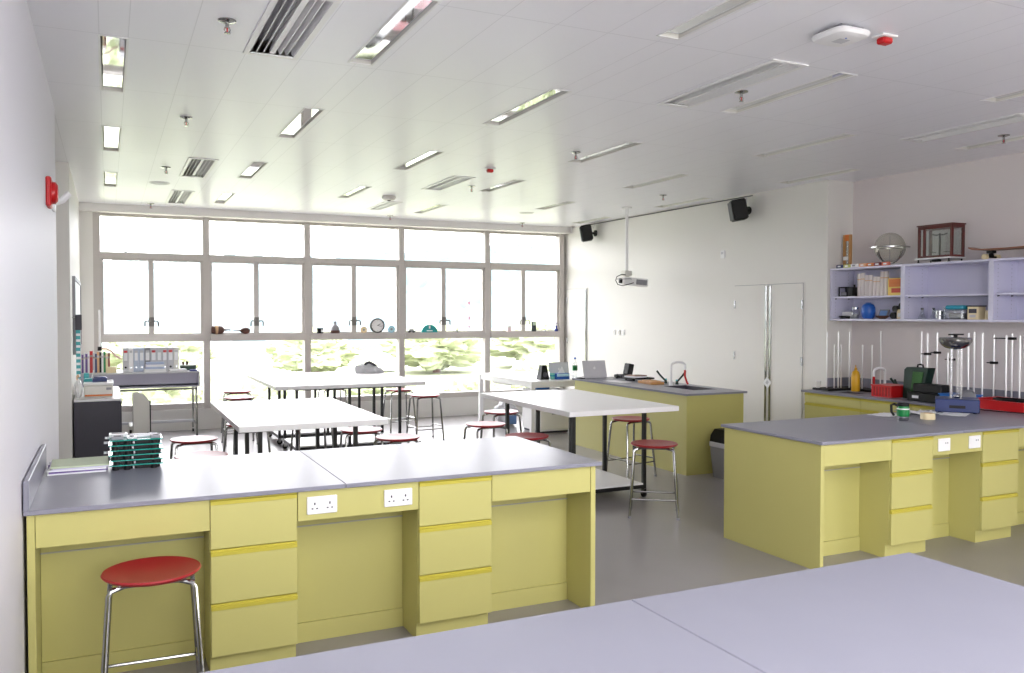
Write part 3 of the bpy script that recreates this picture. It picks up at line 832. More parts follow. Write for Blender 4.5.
# ------------------------------------------------------------------ stack of teal-edged trays and papers on the left bench
tl = ['lowest', 'second from the bottom', 'third from the bottom', 'third from the top', 'second from the top', 'topmost']
for k in range(6):
    z = .8505 + k*.0262
    t = thing('glass_tray', 'teal-edged glass tray, %s in the stack on the left bench' % tl[k], 'tray', (.125, 4.96, z), 0, 'teal-edged trays stacked on the left bench')
    dx = [0, .006, -.004, .004, -.003, .002][k]
    MB().box(.0+dx, .258+dx, 4.88, 5.06, z+.0205, z+.026, .001).build('plate', TEAL, t)
    for x in (.03, .085, .215):
        for y in (4.893, 5.035):
            MB().cyl((x+dx, y, z), (x+dx, y, z+.0203), .016, n=14).build('foot', PLBLK, t)
    MB().box(.012+dx, .246+dx, 4.897, 5.045, z+.0015, z+.0203, .002).build('core', PLBLK, t)
    MB().cyl((.115+dx, 4.891, z+.004), (.115+dx, 4.891, z+.018), .008, n=12).build('stud', STEEL, t)
    if k in (2, 4, 5): MB().box(-.022+dx, .018+dx, 4.985, 5.055, z+.0262-.003, z+.0262-.0003).build('paper_label', PAPER, t)
zt = .8505+6*.0262+.0005
for (x0, x1, y0, y1, h, m, lb, nm) in [(.01, .07, 4.90, 4.97, .016, GREY, 'small grey block at the left on top of the tray stack', 'grey_block'), (.085, .135, 4.90, 4.95, .012, STEEL, 'small silver plate in the middle on top of the tray stack', 'metal_plate'),
                               (.20, .25, 4.89, 4.95, .014, GREY, 'small grey block at the right on top of the tray stack', 'grey_block'), (.10, .24, 4.96, 5.05, .010, PAPER, 'white card on top of the tray stack', 'card'), (0.0, .09, 4.985, 5.05, .02, WHITE, 'white box at the back left on top of the tray stack', 'white_box')]:
    t = thing(nm, lb, 'block', ((x0+x1)/2, (y0+y1)/2, zt))
    MB().box(x0, x1, y0, y1, zt, zt+h, .002).build('body', m, t)
    MB().box(x0+.012, x1-.012, y0+.012, y1-.012, zt+h+.0001, zt+h+.0015).build('cover', DARK if m is not PAPER else LGREY, t)
sh = [(0.0, PAPER, 'white folder at the bottom of the paper pile by the left wall'), (.007, PURPLE, 'purple-edged folder in the paper pile by the left wall'), (.012, PAPER, 'white sheets in the middle of the paper pile by the left wall'),
      (.020, PALELILAC, 'lilac sheet near the top of the paper pile by the left wall'), (.025, GREENP, 'pale green folder on top of the paper pile by the left wall')]
for i, (dz, m, lb) in enumerate(sh):
    h = ([s[0] for s in sh]+[.034])[i+1] - dz - .0006
    c = (-.155+.004*i, 5.0+.012*i, .851+dz)
    Mx = rot(c, 'Z', math.radians([2, 4, -1, 5, 1][i]))
    single('paper_folder', MB().box(c[0]-.135, c[0]+.135, c[1]-.135, c[1]+.135, c[2], c[2]+h, .0008, Mx), m, lb, 'folder', c, 'papers by the left wall')

# ------------------------------------------------------------------ dark cabinet by the far left wall, chair, whiteboard
t = thing('low_cabinet', 'dark grey low cabinet with a white top against the far left wall', 'cabinet', (-.1, 10.2, 0))
MB().box(XL+.013, .105, 9.62, 11.2, .04, .775, .002).build('carcass', DARK, t)
MB().box(XL+.013, .09, 9.65, 11.17, 0, .0395).build('plinth', PLBLK, t, False)
MB().box(XL+.013, .115, 9.61, 11.21, .7755, .80, .002).build('cabinet_top', WHITE, t)
for k in range(3):
    y0 = 9.64+k*.515
    d = MB().box(.1055, .122, y0, y0+.505, .06, .765, .002).build('door', DARK, t)
    MB().box(.1222, .125, y0+.03, y0+.475, .74, .755).build('grip_edge', PLBLK, d)
t = thing('white_chair', 'pale chair with a thin curved back beside the dark cabinet', 'chair', (.42, 9.9, 0), math.radians(0))
bk = MB()
prof = [(0, .42), (0, .86), (.05, .865), (.10, .845), (.15, .80), (.18, .75), (.185, .42)]
Mc = rot((.24, 10.0, 0), 'Z', math.radians(25))
bk.prism([(.23+p[0], p[1]-.04) for p in prof], 'y', 9.98, 10.0, Mc)
bk.build('backrest', OFFW, t)
MB().box(.412, .424, 9.972, 10.008, .38, .72, .003, Mc).build('back_edge', PLBLK, t)
MB().box(.20, .42, 10.13, 10.50, .40, .44, .006).build('seat', OFFW, t)
MB().tube([(.30, 10.03, .60), (.30, 10.10, .50), (.30, 10.16, .43)], .012, 8).build('back_strut', CHROME, t)
for x in (.22, .40):
    for y in (10.16, 10.47): MB().cyl((x, y, 0), (x, y, .40), .011, n=10).build('leg', CHROME, t)
t = thing('whiteboard', 'whiteboard with grey frame mounted on the far left wall', 'whiteboard', (XL+.01, 10.8, 1.25))
MB().box(XL+.0005, XL+.018, 9.99, 12.1, 1.28, 2.02, .002).build('board', WHITE, t)
f = MB(); f.box(XL+.0005, XL+.03, 9.95, 9.99, 1.24, 2.06); f.box(XL+.0005, XL+.03, 12.1, 12.14, 1.24, 2.06); f.box(XL+.0005, XL+.03, 9.99, 12.1, 1.24, 1.28); f.box(XL+.0005, XL+.03, 9.99, 12.1, 2.02, 2.06)
f.build('frame', GREY, t, False)
t = thing('lanyard', 'cyan and white lanyard hanging by the whiteboard over the dark cabinet', 'lanyard', (XL+.06, 9.8, .92))
MB().box(XL+.034, XL+.075, 9.80, 9.804, 1.0, 1.50).build('ribbon', TEALP, t, False)
for k in range(8): MB().box(XL+.036, XL+.073, 9.797, 9.7998, 1.02+k*.06, 1.045+k*.06).build('stripe', PAPER, t, False)
MB().box(XL+.0305, XL+.09, 9.79, 9.81, 1.5, 1.66, .004).build('clip', DARK, t)
MB().cyl((XL-.002, 9.80, 1.63), (XL+.05, 9.80, 1.63), .006, n=8).build('hook', STEEL, t)

# on the dark cabinet
zc = .8005
def boxy(nm, lb, cat, c, d, m, lid=None, group=None, lidm=None):
    t = thing(nm, lb, cat, c, 0, group)
    MB().cb(c, (d[0], d[1], d[2]), min(d)*.06).build('body', m, t)
    if lid: MB().cb((c[0], c[1], c[2]+d[2]+.0004), (d[0]*lid, d[1]*lid, .012), .002).build('lid', lidm or m, t)
    return t
t = thing('printer', 'pale boxy printer with an orange band on the dark cabinet', 'printer', (-.09, 9.98, zc))
MB().box(-.23, .045, 9.80, 10.16, zc, zc+.125, .012).build('body', OFFW, t)
MB().box(-.22, .035, 9.795, 9.7995, zc+.012, zc+.03).build('orange_band', ORANGE, t)
MB().box(-.235, .05, 9.79, 10.17, zc+.1255, zc+.15, .008).build('lid', WHITE, t)
MB().box(-.02, .03, 9.795, 9.7998, zc+.075, zc+.10).build('control_panel', GREY, t)
boxy('stapler_box', 'dark blue box lying on the pale printer', 'box', (-.08, 9.98, zc+.1505), (.14, .10, .04), NAVY, .8)
boxy('paper_pad', 'teal pad under papers on the pale printer, at the left', 'pad', (-.19, 10.06, zc+.1505), (.09, .12, .02), TEALP, .8)
single('paper_sheet', MB().box(0.0, .048, 9.88, 10.10, zc+.1505, zc+.158, .001), PAPER, 'loose white sheet at the right on the pale printer', 'paper', (0.02, 9.98, zc+.1505))
t = thing('plastic_bag', 'crumpled clear white plastic bag beside the pale printer', 'bag', (-.27, 9.75, zc))
b = bmesh.new(); bmesh.ops.create_icosphere(b, subdivisions=3, radius=1)
for v in b.verts:
    x, y, z = v.co; n = 1+.12*math.sin(9*x+4*z)+.1*math.sin(7*y+9*z)
    v.co = Vector((-.275+x*.038*n, 9.70+y*.07*n, zc+.10+z*.098*min(1.0, n)))
MB().bm(b).build('bag_body', WHITE, t)
MB().tube([(-.285, 9.70, zc+.19), (-.29, 9.70, zc+.23), (-.28, 9.69, zc+.25), (-.27, 9.70, zc+.22)], .008, 6).build('handle', TAN, t)
t = thing('desk_clip', 'white angled paper holder with teal clip on the dark cabinet', 'paper holder', (-.2, 10.4, zc))
MB().box(-.21, -.20, 10.30, 10.44, zc, zc+.25, .002, rot((-.2, 10.37, zc), 'Y', math.radians(14))).build('panel', WHITE, t)
MB().box(-.24, -.19, 10.33, 10.42, zc+.16, zc+.22, .006).build('clip', TEALP, t)
MB().box(-.25, -.14, 10.30, 10.44, zc, zc+.012, .002).build('base', WHITE, t)

# ------------------------------------------------------------------ grey desk on chrome legs under the left window
Y0, Y1 = 12.25, 12.82
t = thing('grey_desk', 'grey desk with an open front tray on chrome castor legs under the left window', 'desk', (.45, 12.5, 0))
MB().box(-.32, 1.125, Y0, Y1, .868, .89, .003).build('desktop', LGREY, t)
m = MB(); m.box(-.32, -.30, Y0+.005, Y1, .70, .8675); m.box(1.105, 1.125, Y0+.005, Y1, .70, .8675); m.box(-.30, 1.105, Y1-.02, Y1, .70, .8675); m.box(-.30, 1.105, Y0+.10, Y0+.115, .72, .8675); m.box(-.32, 1.125, Y0+.005, Y1, .68, .6995)
m.build('tray', mat('lilac_grey', (176, 174, 190), .45), t, False)
for x in (-.17, 1.08):
    f = MB(); f.tube([(x, Y0+.02, .62), (x, Y0+.01, .66), (x, Y0+.06, .672), (x, Y1-.06, .672), (x, Y1-.02, .65)], .014, 8); f.build('leg_rail', CHROME, t)
    MB().cyl((x, Y0+.02, .64), (x, Y0-.02, .045), .016, .014, 12).build('leg', CHROME, t)
    MB().cyl((x, Y1-.03, .66), (x, Y1-.01, .06), .016, .014, 12).build('leg', CHROME, t)
    for y in (Y0-.02, Y1-.012):
        MB().cyl((x-.012, y, .022), (x+.012, y, .022), .022, n=14).build('castor', PLBLK, t)
    MB().cyl((x, Y0-.01, .17), (x, Y1-.015, .17), .011, n=8).build('side_rail', CHROME, t)
MB().box(-.17, 1.08, Y1-.10, Y1-.07, .15, .185, .004).build('stretcher', LGREY, t)
MB().cyl((-.17, Y0+.02, .655), (1.08, Y0+.02, .655), .013, n=8).build('front_rail', CHROME, t)
# lever-arch files
xf = .175
lab = ['leftmost, with a finger hole', 'second from left, white', 'third from left, bluish', 'fourth from left, bluish', 'fifth from left, grey', 'sixth from left, red-topped label', 'seventh from left, pale', 'eighth from left, red-topped label', 'ninth from left, red-topped label', 'rightmost, nearly white']
wid = [.072, .06, .066, .07, .075, .075, .068, .07, .075, .07]
mm = [LGREY, WHITE, mat('file_blue_grey', (186, 196, 214), .5), mat('file_blue_grey', (186, 196, 214), .5), GREY, LGREY, LGREY, LGREY, LGREY, OFFW]
for i in range(10):
    t = thing('lever_arch_file', 'grey lever-arch file on the desk under the window, ' + lab[i], 'file', (xf+wid[i]/2, 12.6, .8905), 0, 'lever-arch files on the grey desk')
    z = .8905
    MB().box(xf+.001, xf+wid[i]-.001, 12.44, 12.72, z, z+.318, .003).build('body', mm[i], t)
    MB().box(xf+.014, xf+wid[i]-.014, 12.4385, 12.4398, z+.15, z+.28).build('spine_label', PAPER, t, False)
    MB().box(xf+.014, xf+wid[i]-.014, 12.4375, 12.4384, z+.255, z+.285).build('label_band', REDP if i in (0, 5, 7, 8) else LGREY, t, False)
    MB().cyl((xf+wid[i]/2, 12.437, z+.06), (xf+wid[i]/2, 12.4399, z+.06), .014, n=14).build('finger_hole', PLBLK if i in (0, 8) else STEEL, t)
    xf += wid[i]
# books at the left of the desk
xb = -.315
bk = [(.022, .24, PURPLE, 'purple book, leftmost on the grey desk'), (.018, .26, PAPER, 'white book second from left on the grey desk'), (.024, .25, PURPLE, 'purple book third from left on the grey desk'), (.022, .265, PAPER, 'white book beside the tall red one on the grey desk'),
      (.032, .285, REDP, 'tall red book on the grey desk'), (.024, .26, LGREY, 'grey book right of the tall red one'), (.02, .25, NAVY, 'navy book on the grey desk'), (.026, .275, TAN, 'tan book on the grey desk'),
      (.022, .27, PLBLK, 'black book left of the green one on the grey desk'), (.022, .265, WHITE, 'white book next to the black one on the grey desk'), (.024, .275, GREEN, 'green book on the grey desk'), (.024, .255, CREAM, 'cream book right of the green one'), (.022, .26, mat('wine', (130, 30, 44), .5), 'wine-red book at the right end of the row')]
for w_, h_, m_, lb in bk:
    w_ *= 1.12
    t = thing('book', lb, 'book', (xb+w_/2, 12.55, .8905), 0, 'books standing on the grey desk')
    z = .8905
    c = MB(); c.box(xb+.0005, xb+.003, 12.47, 12.65, z, z+h_); c.box(xb+w_-.003, xb+w_-.0005, 12.47, 12.65, z, z+h_); c.box(xb+.0005, xb+w_-.0005, 12.465, 12.47, z, z+h_)
    c.build('cover', m_, t, False)
    MB().box(xb+.0032, xb+w_-.0032, 12.4705, 12.645, z+.003, z+h_-.004).build('pages', PAPER, t, False)
    MB().box(xb+.003, xb+w_-.003, 12.4640, 12.4649, z+h_*.72, z+h_*.82).build('spine_label', mat('dull_label', (150, 140, 126), .6) if m_ not in (PAPER, WHITE, CREAM, TAN) else LGREY, t, False)
    xb += w_
t = boxy('card_box', 'small cream box before the row of books on the grey desk', 'box', (.04, 12.36, .8905), (.12, .09, .065), CREAM, .92)
t = thing('paper_tray', 'white tray holding a stack of paper before the files', 'tray', (.56, 12.35, .8905))
m = MB(); z = .8905; m.box(.43, .70, 12.28, 12.43, z, z+.006); m.box(.43, .70, 12.28, 12.285, z+.006, z+.04); m.box(.43, .70, 12.425, 12.43, z+.006, z+.04); m.box(.43, .435, 12.285, 12.425, z+.006, z+.04); m.box(.695, .70, 12.285, 12.425, z+.006, z+.04)
m.build('tray_body', WHITE, t, False)
for k in range(4):
    single('paper_stack', MB().box(.445+.004*k, .685-.002*k, 12.293, 12.418, z+.0065+k*.031, z+.0065+k*.031+.0305, .003), [PAPER, mat('blue_paper', (176, 188, 214), .7), PAPER, mat('blue_paper', (176, 188, 214), .7)][k],
           'paper bundle in the white tray on the grey desk, %s' % ['at the bottom', 'second from the bottom', 'third from the bottom', 'on top'][k], 'paper', (.56, 12.35, z+.0065+k*.031), 'paper bundles in the white tray')
single('paper_pile', MB().box(.74, .96, 12.30, 12.42, z, z+.03, .006, rot((.85, 12.36, z), 'Z', .1)), PAPER, 'loose papers right of the white tray on the grey desk', 'paper', (.85, 12.36, z))
single('blue_folder', MB().box(1.0, 1.10, 12.28, 12.36, z+.0, z+.02, .003, rot((1.05, 12.32, z), 'Z', -.1)), mat('ink_blue', (50, 60, 140), .5), 'small dark blue folder at the right on the grey desk', 'folder', (1.0, 12.32, z))
t = thing('green_box', 'flat dark green box with two knobs at the right end of the desk', 'box', (1.0, 12.6, z))
MB().box(.90, 1.10, 12.52, 12.66, z, z+.055, .005).build('body', DKGREEN, t)
MB().box(.895, 1.105, 12.515, 12.665, z+.0552, z+.072, .004).build('lid', mat('pale_lid', (176, 186, 176), .5), t)
for x in (.94, .99): MB().cyl((x, 12.59, z+.0722), (x, 12.59, z+.115), .014, .02, 12).build('knob', BROWN, t)
t = thing('window_rod', 'white upright rod with a black foot and pink hose by the left window frame', 'rod', (-.10, 12.72, 1.18))
MB().cyl((-.10, 12.70, .8905), (-.10, 12.70, 1.72), .014, n=12).build('rod', WHITE, t)
MB().cyl((-.10, 12.70, 1.17), (-.10, 12.70, 1.225), .026, n=14).build('collar', PLBLK, t)
MB().tube([(-.075, 12.69, 1.20), (-.01, 12.66, 1.195), (.05, 12.73, 1.15), (.10, 12.74, 1.09), (.165, 12.75, 1.05)], .012, 8).build('hose', PINKT, t)

# ------------------------------------------------------------------ things on the window transom
ZS = 1.3725; YS = 12.90
t = thing('brown_paddle', 'larger dark brown paddle-shaped drum lying on the second window ledge', 'ornament', (1.5, YS-.02, ZS), 0, 'brown paddles on the window ledge')
MB().lathe([(.001, 0), (.045, .002), (.056, .02), (.062, .08), (.060, .14), (.050, .16), (.03, .175), (.012, .185), (.010, .26), (.012, .265), (.001, .266)], (0, 0, 0), 20, Matrix.Translation((1.345, YS, ZS+.063)) @ Matrix.Rotation(PI/2, 4, 'Y')).build('body', BROWN, t)
MB().lathe([(.058, .05), (.0655, .06), (.0655, .085), (.058, .095)], (0, 0, 0), 20, Matrix.Translation((1.345, YS, ZS+.066)) @ Matrix.Rotation(PI/2, 4, 'Y')).build('band', TAN, t)
t = thing('brown_paddle', 'smaller dark brown spoon-shaped ornament on the second window ledge', 'ornament', (1.76, YS-.02, ZS), 0, 'brown paddles on the window ledge')
MB().lathe([(.001, 0), (.025, .006), (.046, .04), (.05, .075), (.036, .115), (.014, .14), (.008, .16)], (0, 0, 0), 20, Matrix.Translation((1.885, YS, ZS+.0505)) @ Matrix.Rotation(-PI/2, 4, 'Y')).build('head', BROWN, t)
MB().lathe([(.008, .16), (.006, .22), (.004, .262), (.001, .263)], (0, 0, 0), 10, Matrix.Translation((1.885, YS, ZS+.0505)) @ Matrix.Rotation(-PI/2, 4, 'Y')).build('handle', DKWOOD, t)
x = 2.91
t = thing('black_cup', 'small black cup with a white mark on the middle window ledge', 'cup', (x, YS, ZS))
MB().lathe([(.001, .001), (.045, 0), (.05, .08), (.046, .08), (.042, .01), (.001, .01)], (x, YS, ZS), 20).build('body', PLBLK, t)
MB().box(x+.005, x+.04, YS-.052, YS-.044, ZS+.02, ZS+.06, .002).build('mark', PAPER, t)
x = 3.14
t = thing('bell_ornament', 'grey bell-shaped ornament on a dark base, middle window ledge', 'ornament', (x, YS, ZS))
MB().lathe([(.07, 0), (.072, .045), (.001, .046)], (x, YS, ZS), 24).build('base', BROWN, t)
MB().lathe([(.070, .047), (.065, .08), (.045, .12), (.022, .135), (.018, .155), (.026, .165), (.014, .185), (.001, .19)], (x, YS, ZS), 24).build('bell', GREY, t)
def disc_on_edge(nm, lb, cat, x, r, face, rim, th=.02, hands=False, half=False):
    t = thing(nm, lb, cat, (x, YS, ZS))
    Mx = Matrix.Translation((x, YS, ZS+r*1.0)) @ Matrix.Rotation(PI/2, 4, 'X')
    if half:
        pts = [(x+r*math.cos(a*PI/18), ZS+r*.95*math.sin(a*PI/18)) for a in range(19)]
        MB().prism(pts, 'y', YS-.006, YS+.006).build('plate', face, t)
        q = MB(); q.box(x-.012, x+.012, YS-.0068, YS-.0061, ZS+.06, ZS+.11); q.build('emblem', rim, t, False)
        q = MB(); q.box(x-.05, x+.05, YS-.0068, YS-.0061, ZS+.02, ZS+.035); q.build('lettering', rim, t, False)
        return t
    MB().lathe([(r*.84, -th/2), (r, -th/2), (r, th/2), (r*.84, th*.5)], (0, 0, 0), 36, Mx).build('rim', rim, t)
    MB().lathe([(.001, -th*.3), (r*.84, -th*.3), (r*.84, th*.3), (.001, th*.3)], (0, 0, 0), 36, Mx).build('face', face, t)
    if hands:
        z0 = ZS+r
        q = MB(); q.box(x-.004, x+.004, YS-th*.3-.004, YS-th*.3-.001, z0, z0+r*.5, 0, rot((x, YS, z0), 'Y', math.radians(62))); q.build('hour_hand', PLBLK, t, False)
        q = MB(); q.box(x-.003, x+.003, YS-th*.3-.004, YS-th*.3-.001, z0, z0+r*.68, 0, rot((x, YS, z0), 'Y', math.radians(100))); q.build('minute_hand', PLBLK, t, False)
        q = MB()
        for k in range(12): q.box(x-.003, x+.003, YS-th*.3-.003, YS-th*.3-.001, z0+r*.70, z0+r*.78, 0, rot((x, YS, z0), 'Y', math.radians(30*k)))
        q.build('hour_mark', PLBLK, t, False)
    else:
        MB().lathe([(.001, th*.31), (r*.35, th*.31), (r*.35, th*.42), (.001, th*.42)], (0, 0, 0), 24, Mx).build('centre_boss', GREY, t)
    return t
disc_on_edge('small_medal', 'small cream round medal left of the clock on the window ledge', 'medal', 3.585, .05, CREAM, TAN)
disc_on_edge('round_clock', 'round black-rimmed clock with a white face on the window ledge', 'clock', 3.80, .115, WHITE, PLBLK, .05, True)
disc_on_edge('blue_disc', 'small pale blue round disc right of the clock on the window ledge', 'medal', 4.03, .055, mat('pale_blue', (176, 214, 224), .5), mat('sky', (120, 170, 196), .5))
t = thing('grey_model_car', 'small grey toy vehicle left of the teal half-disc on the ledge', 'toy', (4.36, YS, ZS))
MB().box(4.30, 4.42, YS-.03, YS+.03, ZS+.012, ZS+.035, .006).build('body', GREY, t)
MB().box(4.325, 4.40, YS-.025, YS+.025, ZS+.0352, ZS+.06, .008).build('cabin', LGREY, t)
for dx in (-.035, .035):
    MB().cyl((4.36+dx, YS-.034, ZS+.013), (4.36+dx, YS+.034, ZS+.013), .0128, n=12).build('wheel', PLBLK, t)
disc_on_edge('teal_plaque', 'teal half-disc plaque with white lettering on the fourth window ledge', 'plaque', 4.665, .135, mat('teal_plaque_blue', (30, 158, 160), .4), PAPER, half=True)
t = thing('small_figure', 'tiny dark figure on the fourth window ledge right of the handle', 'figurine', (5.14, YS, ZS))
MB().lathe([(.022, 0), (.022, .012), (.012, .02), (.014, .04), (.001, .06)], (5.14, YS, ZS), 14).build('body', DARK, t)
MB().ball((5.14, YS, ZS+.066), .014, n=12).build('head', CREAM, t)
t = thing('hanging_mobile', 'red and white string mobile hanging at the fourth window', 'mobile', (5.36, YS-.01, ZS))
MB().tube([(5.36, YS+.02, 2.40), (5.362, YS+.02, 1.9), (5.36, YS+.02, ZS+.03)], .002, 5).build('string', LGREY, t)
for zz in (1.86, 1.84, 1.62, 1.59, 1.46): MB().ball((5.36, YS+.02, zz), .016, n=10).build('bead', mat('pink_bead', (222, 130, 150), .5), t)
t = thing('pink_box', 'tiny pink and white box on the fifth window ledge', 'box', (6.08, YS, ZS))
MB().box(6.045, 6.115, YS-.02, YS+.02, ZS, ZS+.075, .003).build('body', mat('pale_pink', (226, 206, 210), .5), t)
MB().box(6.045, 6.115, YS-.021, YS+.021, ZS+.0755, ZS+.11, .003).build('lid', WHITE, t)
t = thing('black_meter', 'black handheld meter with a pale screen on the fifth window ledge', 'meter', (6.54, YS, ZS))
MB().box(6.50, 6.58, YS-.018, YS+.018, ZS, ZS+.17, .006).build('body', mat('meter_black', (34, 44, 48), .5), t)
MB().box(6.512, 6.568, YS-.0205, YS-.0182, ZS+.105, ZS+.155, .002).build('screen', mat('screen_green', (206, 224, 200), .3), t)
t = thing('ring_ornament', 'small ring on a foot on the fifth window ledge', 'ornament', (6.76, YS, ZS))
MB().lathe([(.02, 0), (.02, .012), (.006, .02), (.006, .04)], (6.76, YS, ZS), 14).build('foot', GREY, t)
MB().tube([(6.76+.028*math.cos(a*PI/8), YS, ZS+.07+.03*math.sin(a*PI/8)) for a in range(17)], .005, 6).build('ring', GREY, t)
t = thing('blue_figurine', 'tiny blue and white figurine at the right end of the window ledge', 'figurine', (6.98, YS, ZS))
MB().lathe([(.03, 0), (.032, .04), (.014, .05), (.018, .09), (.001, .10)], (6.975, YS, ZS), 14).build('body', mat('ink_blue', (50, 60, 140), .5), t)
MB().ball((6.975, YS, ZS+.118), .022, n=12).build('head', WHITE, t)
MB().cyl((6.975, YS, ZS+.136), (6.975, YS, ZS+.15), .02, .012, 12).build('hat', mat('ink_blue', (50, 60, 140), .5), t)

# ------------------------------------------------------------------ white teacher's desk by the window corner
t = thing('white_desk', 'long white desk behind the sink bench near the window corner', 'desk', (5.7, 11.2, 0))
MB().box(5.20, 6.35, 10.32, 12.18, .725, .75, .003).build('desktop', WHITE, t)
for x in (5.235, 6.31):
    for y in (10.36, 12.14): MB().box(x-.03, x+.03, y-.03, y+.03, 0, .7245, .003).build('leg', WHITE, t)
m = MB(); m.box(5.22, 5.25, 10.39, 12.11, .66, .7245); m.box(5.27, 6.28, 10.345, 10.375, .66, .7245); m.box(5.27, 6.28, 12.125, 12.155, .66, .7245)
m.build('apron_rail', WHITE, t, False)
MB().box(5.26, 5.60, 11.25, 11.75, .625, .655, .004).build('keyboard_tray', OFFW, t)
m = MB(); m.box(5.26, 5.27, 11.3, 11.32, .655, .7245); m.box(5.26, 5.27, 11.68, 11.70, .655, .7245); m.build('tray_bracket', WHITE, t, False)
t = thing('pedestal_cabinet', 'white drawer pedestal on the floor under the white desk', 'cabinet', (5.7, 10.8, 0))
MB().box(5.42, 5.90, 10.50, 11.05, .03, .60, .004).build('carcass', WHITE, t)
MB().box(5.44, 5.88, 10.52, 11.03, 0, .0295).build('plinth', DARK, t)
for a, b in ((.05, .30), (.31, .44), (.45, .585)):
    d = MB().box(5.43, 5.89, 10.482, 10.4995, a, b, .003).build('drawer', OFFW, t)
    MB().box(5.60, 5.72, 10.47, 10.4815, b-.035, b-.022, .002).build('handle', STEEL, d)
t = thing('storage_bag', 'pale translucent bag with blue contents on the floor under the white desk', 'bag', (5.40, 11.6, 0))
b = bmesh.new(); bmesh.ops.create_icosphere(b, subdivisions=4, radius=1)
for v in b.verts:
    x, y, z = v.co; n = 1+.08*math.sin(8*x+5*z)+.06*math.sin(11*y+6*z)
    v.co = Vector((5.42+x*.16*n, 11.62+y*.2*n, max(0.0, .17+z*.19*n)))
MB().bm(b).build('bag_body', LGREY, t)
MB().box(5.33, 5.49, 11.38, 11.42, .03, .16, .01).build('blue_pocket', mat('denim', (86, 116, 160), .6), t)
MB().tube([(5.36, 11.62, .33), (5.38, 11.6, .42), (5.44, 11.6, .43), (5.48, 11.62, .33)], .01, 6).build('handle', LGREY, t)
boxy('blue_tub', 'bright blue tub on the white pedestal under the desk', 'tub', (5.58, 10.78, .6005), (.2, .16, .05), BRTBLUE, 1.03)

t = thing('desk_speaker', 'black tapered loudspeaker standing on the white desk', 'speaker', (5.53, 10.62, .75))
MB().add([(5.46, 10.55, .7505), (5.60, 10.55, .7505), (5.60, 10.69, .7505), (5.46, 10.69, .7505), (5.50, 10.59, .95), (5.575, 10.59, .95), (5.575, 10.67, .95), (5.50, 10.67, .95)],
         [(0, 3, 2, 1), (4, 5, 6, 7), (0, 1, 5, 4), (1, 2, 6, 5), (2, 3, 7, 6), (3, 0, 4, 7)]).build('cabinet', PLBLK, t)
MB().cyl((5.535, 10.562, .82), (5.535, 10.555, .82), .035, n=20).build('cone', DARK, t)
t = thing('teal_cup', 'small teal cup beside the black desk speaker', 'cup', (5.66, 10.58, .75))
MB().lathe([(.001, .001), (.03, 0), (.04, .085), (.037, .085), (.028, .006), (.001, .006)], (5.66, 10.58, .7505), 20).build('body', mat('mint', (136, 206, 190), .4), t)
MB().cyl((5.66, 10.58, .79), (5.66, 10.58, .815), .036, .038, 20).build('band', TEALP, t)
t = thing('tissue_box', 'blue tissue box with a white tissue sticking out, on the white desk', 'tissue box', (5.78, 10.56, .75))
MB().box(5.685, 5.895, 10.50, 10.61, .7505, .835, .004).build('box', BLUE, t)
MB().box(5.69, 5.89, 10.499, 10.4995, .79, .83).build('print', mat('pale_blue', (176, 214, 224), .5), t, False)
MB().add([(5.74, 10.54, .8352), (5.84, 10.54, .8352), (5.84, 10.57, .8352), (5.74, 10.57, .8352), (5.795, 10.552, .93), (5.805, 10.556, .925)],
         [(0, 1, 4), (1, 5, 4), (1, 2, 5), (2, 3, 5), (3, 4, 5), (3, 0, 4), (0, 3, 2, 1)]).build('tissue', PAPER, t)
def laptop(c, w, d, ang, lean, label, m=STEEL):
    t = thing('laptop', label, 'laptop', c, 0)
    Mx = Matrix.Translation(c) @ Matrix.Rotation(ang, 4, 'Z')
    MB().box(-w/2, w/2, 0, d, .001, .016, .004, Mx).build('base', m, t)
    MB().box(-w/2+.02, w/2-.02, .02, d*.55, .0162, .018, .0, Mx).build('keyboard', PLBLK, t)
    L = Mx @ Matrix.Translation((0, 0, .018)) @ Matrix.Rotation(lean, 4, 'X')
    MB().box(-w/2, w/2, -.004, .004, 0, d*.95, .003, L).build('screen_lid', m, t)
    MB().box(-w/2+.012, w/2-.012, .0042, .0046, .012, d*.92, 0, L).build('screen', PLBLK, t, False)
    q = MB(); q.lathe([(.001, 0), (.017, 0), (.017, .0008), (.001, .0008)], (0, 0, 0), 16, L @ Matrix.Translation((0, -.0045, d*.5)) @ Matrix.Rotation(PI/2, 4, 'X'))
    q.lathe([(.001, 0), (.005, 0), (.005, .0008), (.001, .0008)], (0, 0, 0), 8, L @ Matrix.Translation((.006, -.0045, d*.5+.025)) @ Matrix.Rotation(PI/2, 4, 'X'))
    q.build('logo', WHITE, t)
    return t
laptop((5.82, 10.66, .7505), .32, .23, 0, math.radians(-12), 'silver laptop standing open behind the blue tissue box', m=mat('laptop_silver', (206, 208, 212), .4))
t = thing('water_bottle', 'clear water bottle with green label and blue cap on the white desk', 'bottle', (5.97, 10.5, .75))
z = .7505
MB().lathe([(.034, 0), (.036, .01), (.036, .20), (.030, .235), (.014, .265), (.014, .28), (.001, .28)], (5.98, 10.50, z), 20).build('bottle_body', CLEAR, t)
MB().lathe([(.0368, .12), (.0368, .19), (.0362, .19), (.0362, .12)], (5.98, 10.50, z), 20).build('label', GREEN, t)
MB().cyl((5.98, 10.50, z+.2805), (5.98, 10.50, z+.305), .016, n=14).build('cap', BLUE, t)
t = thing('desk_paper', 'few purple-edged papers at the far end of the white desk', 'paper', (5.4, 11.7, .75))
MB().box(5.28, 5.55, 11.5, 11.85, .7505, .758, .001).build('sheets', PALELILAC, t)

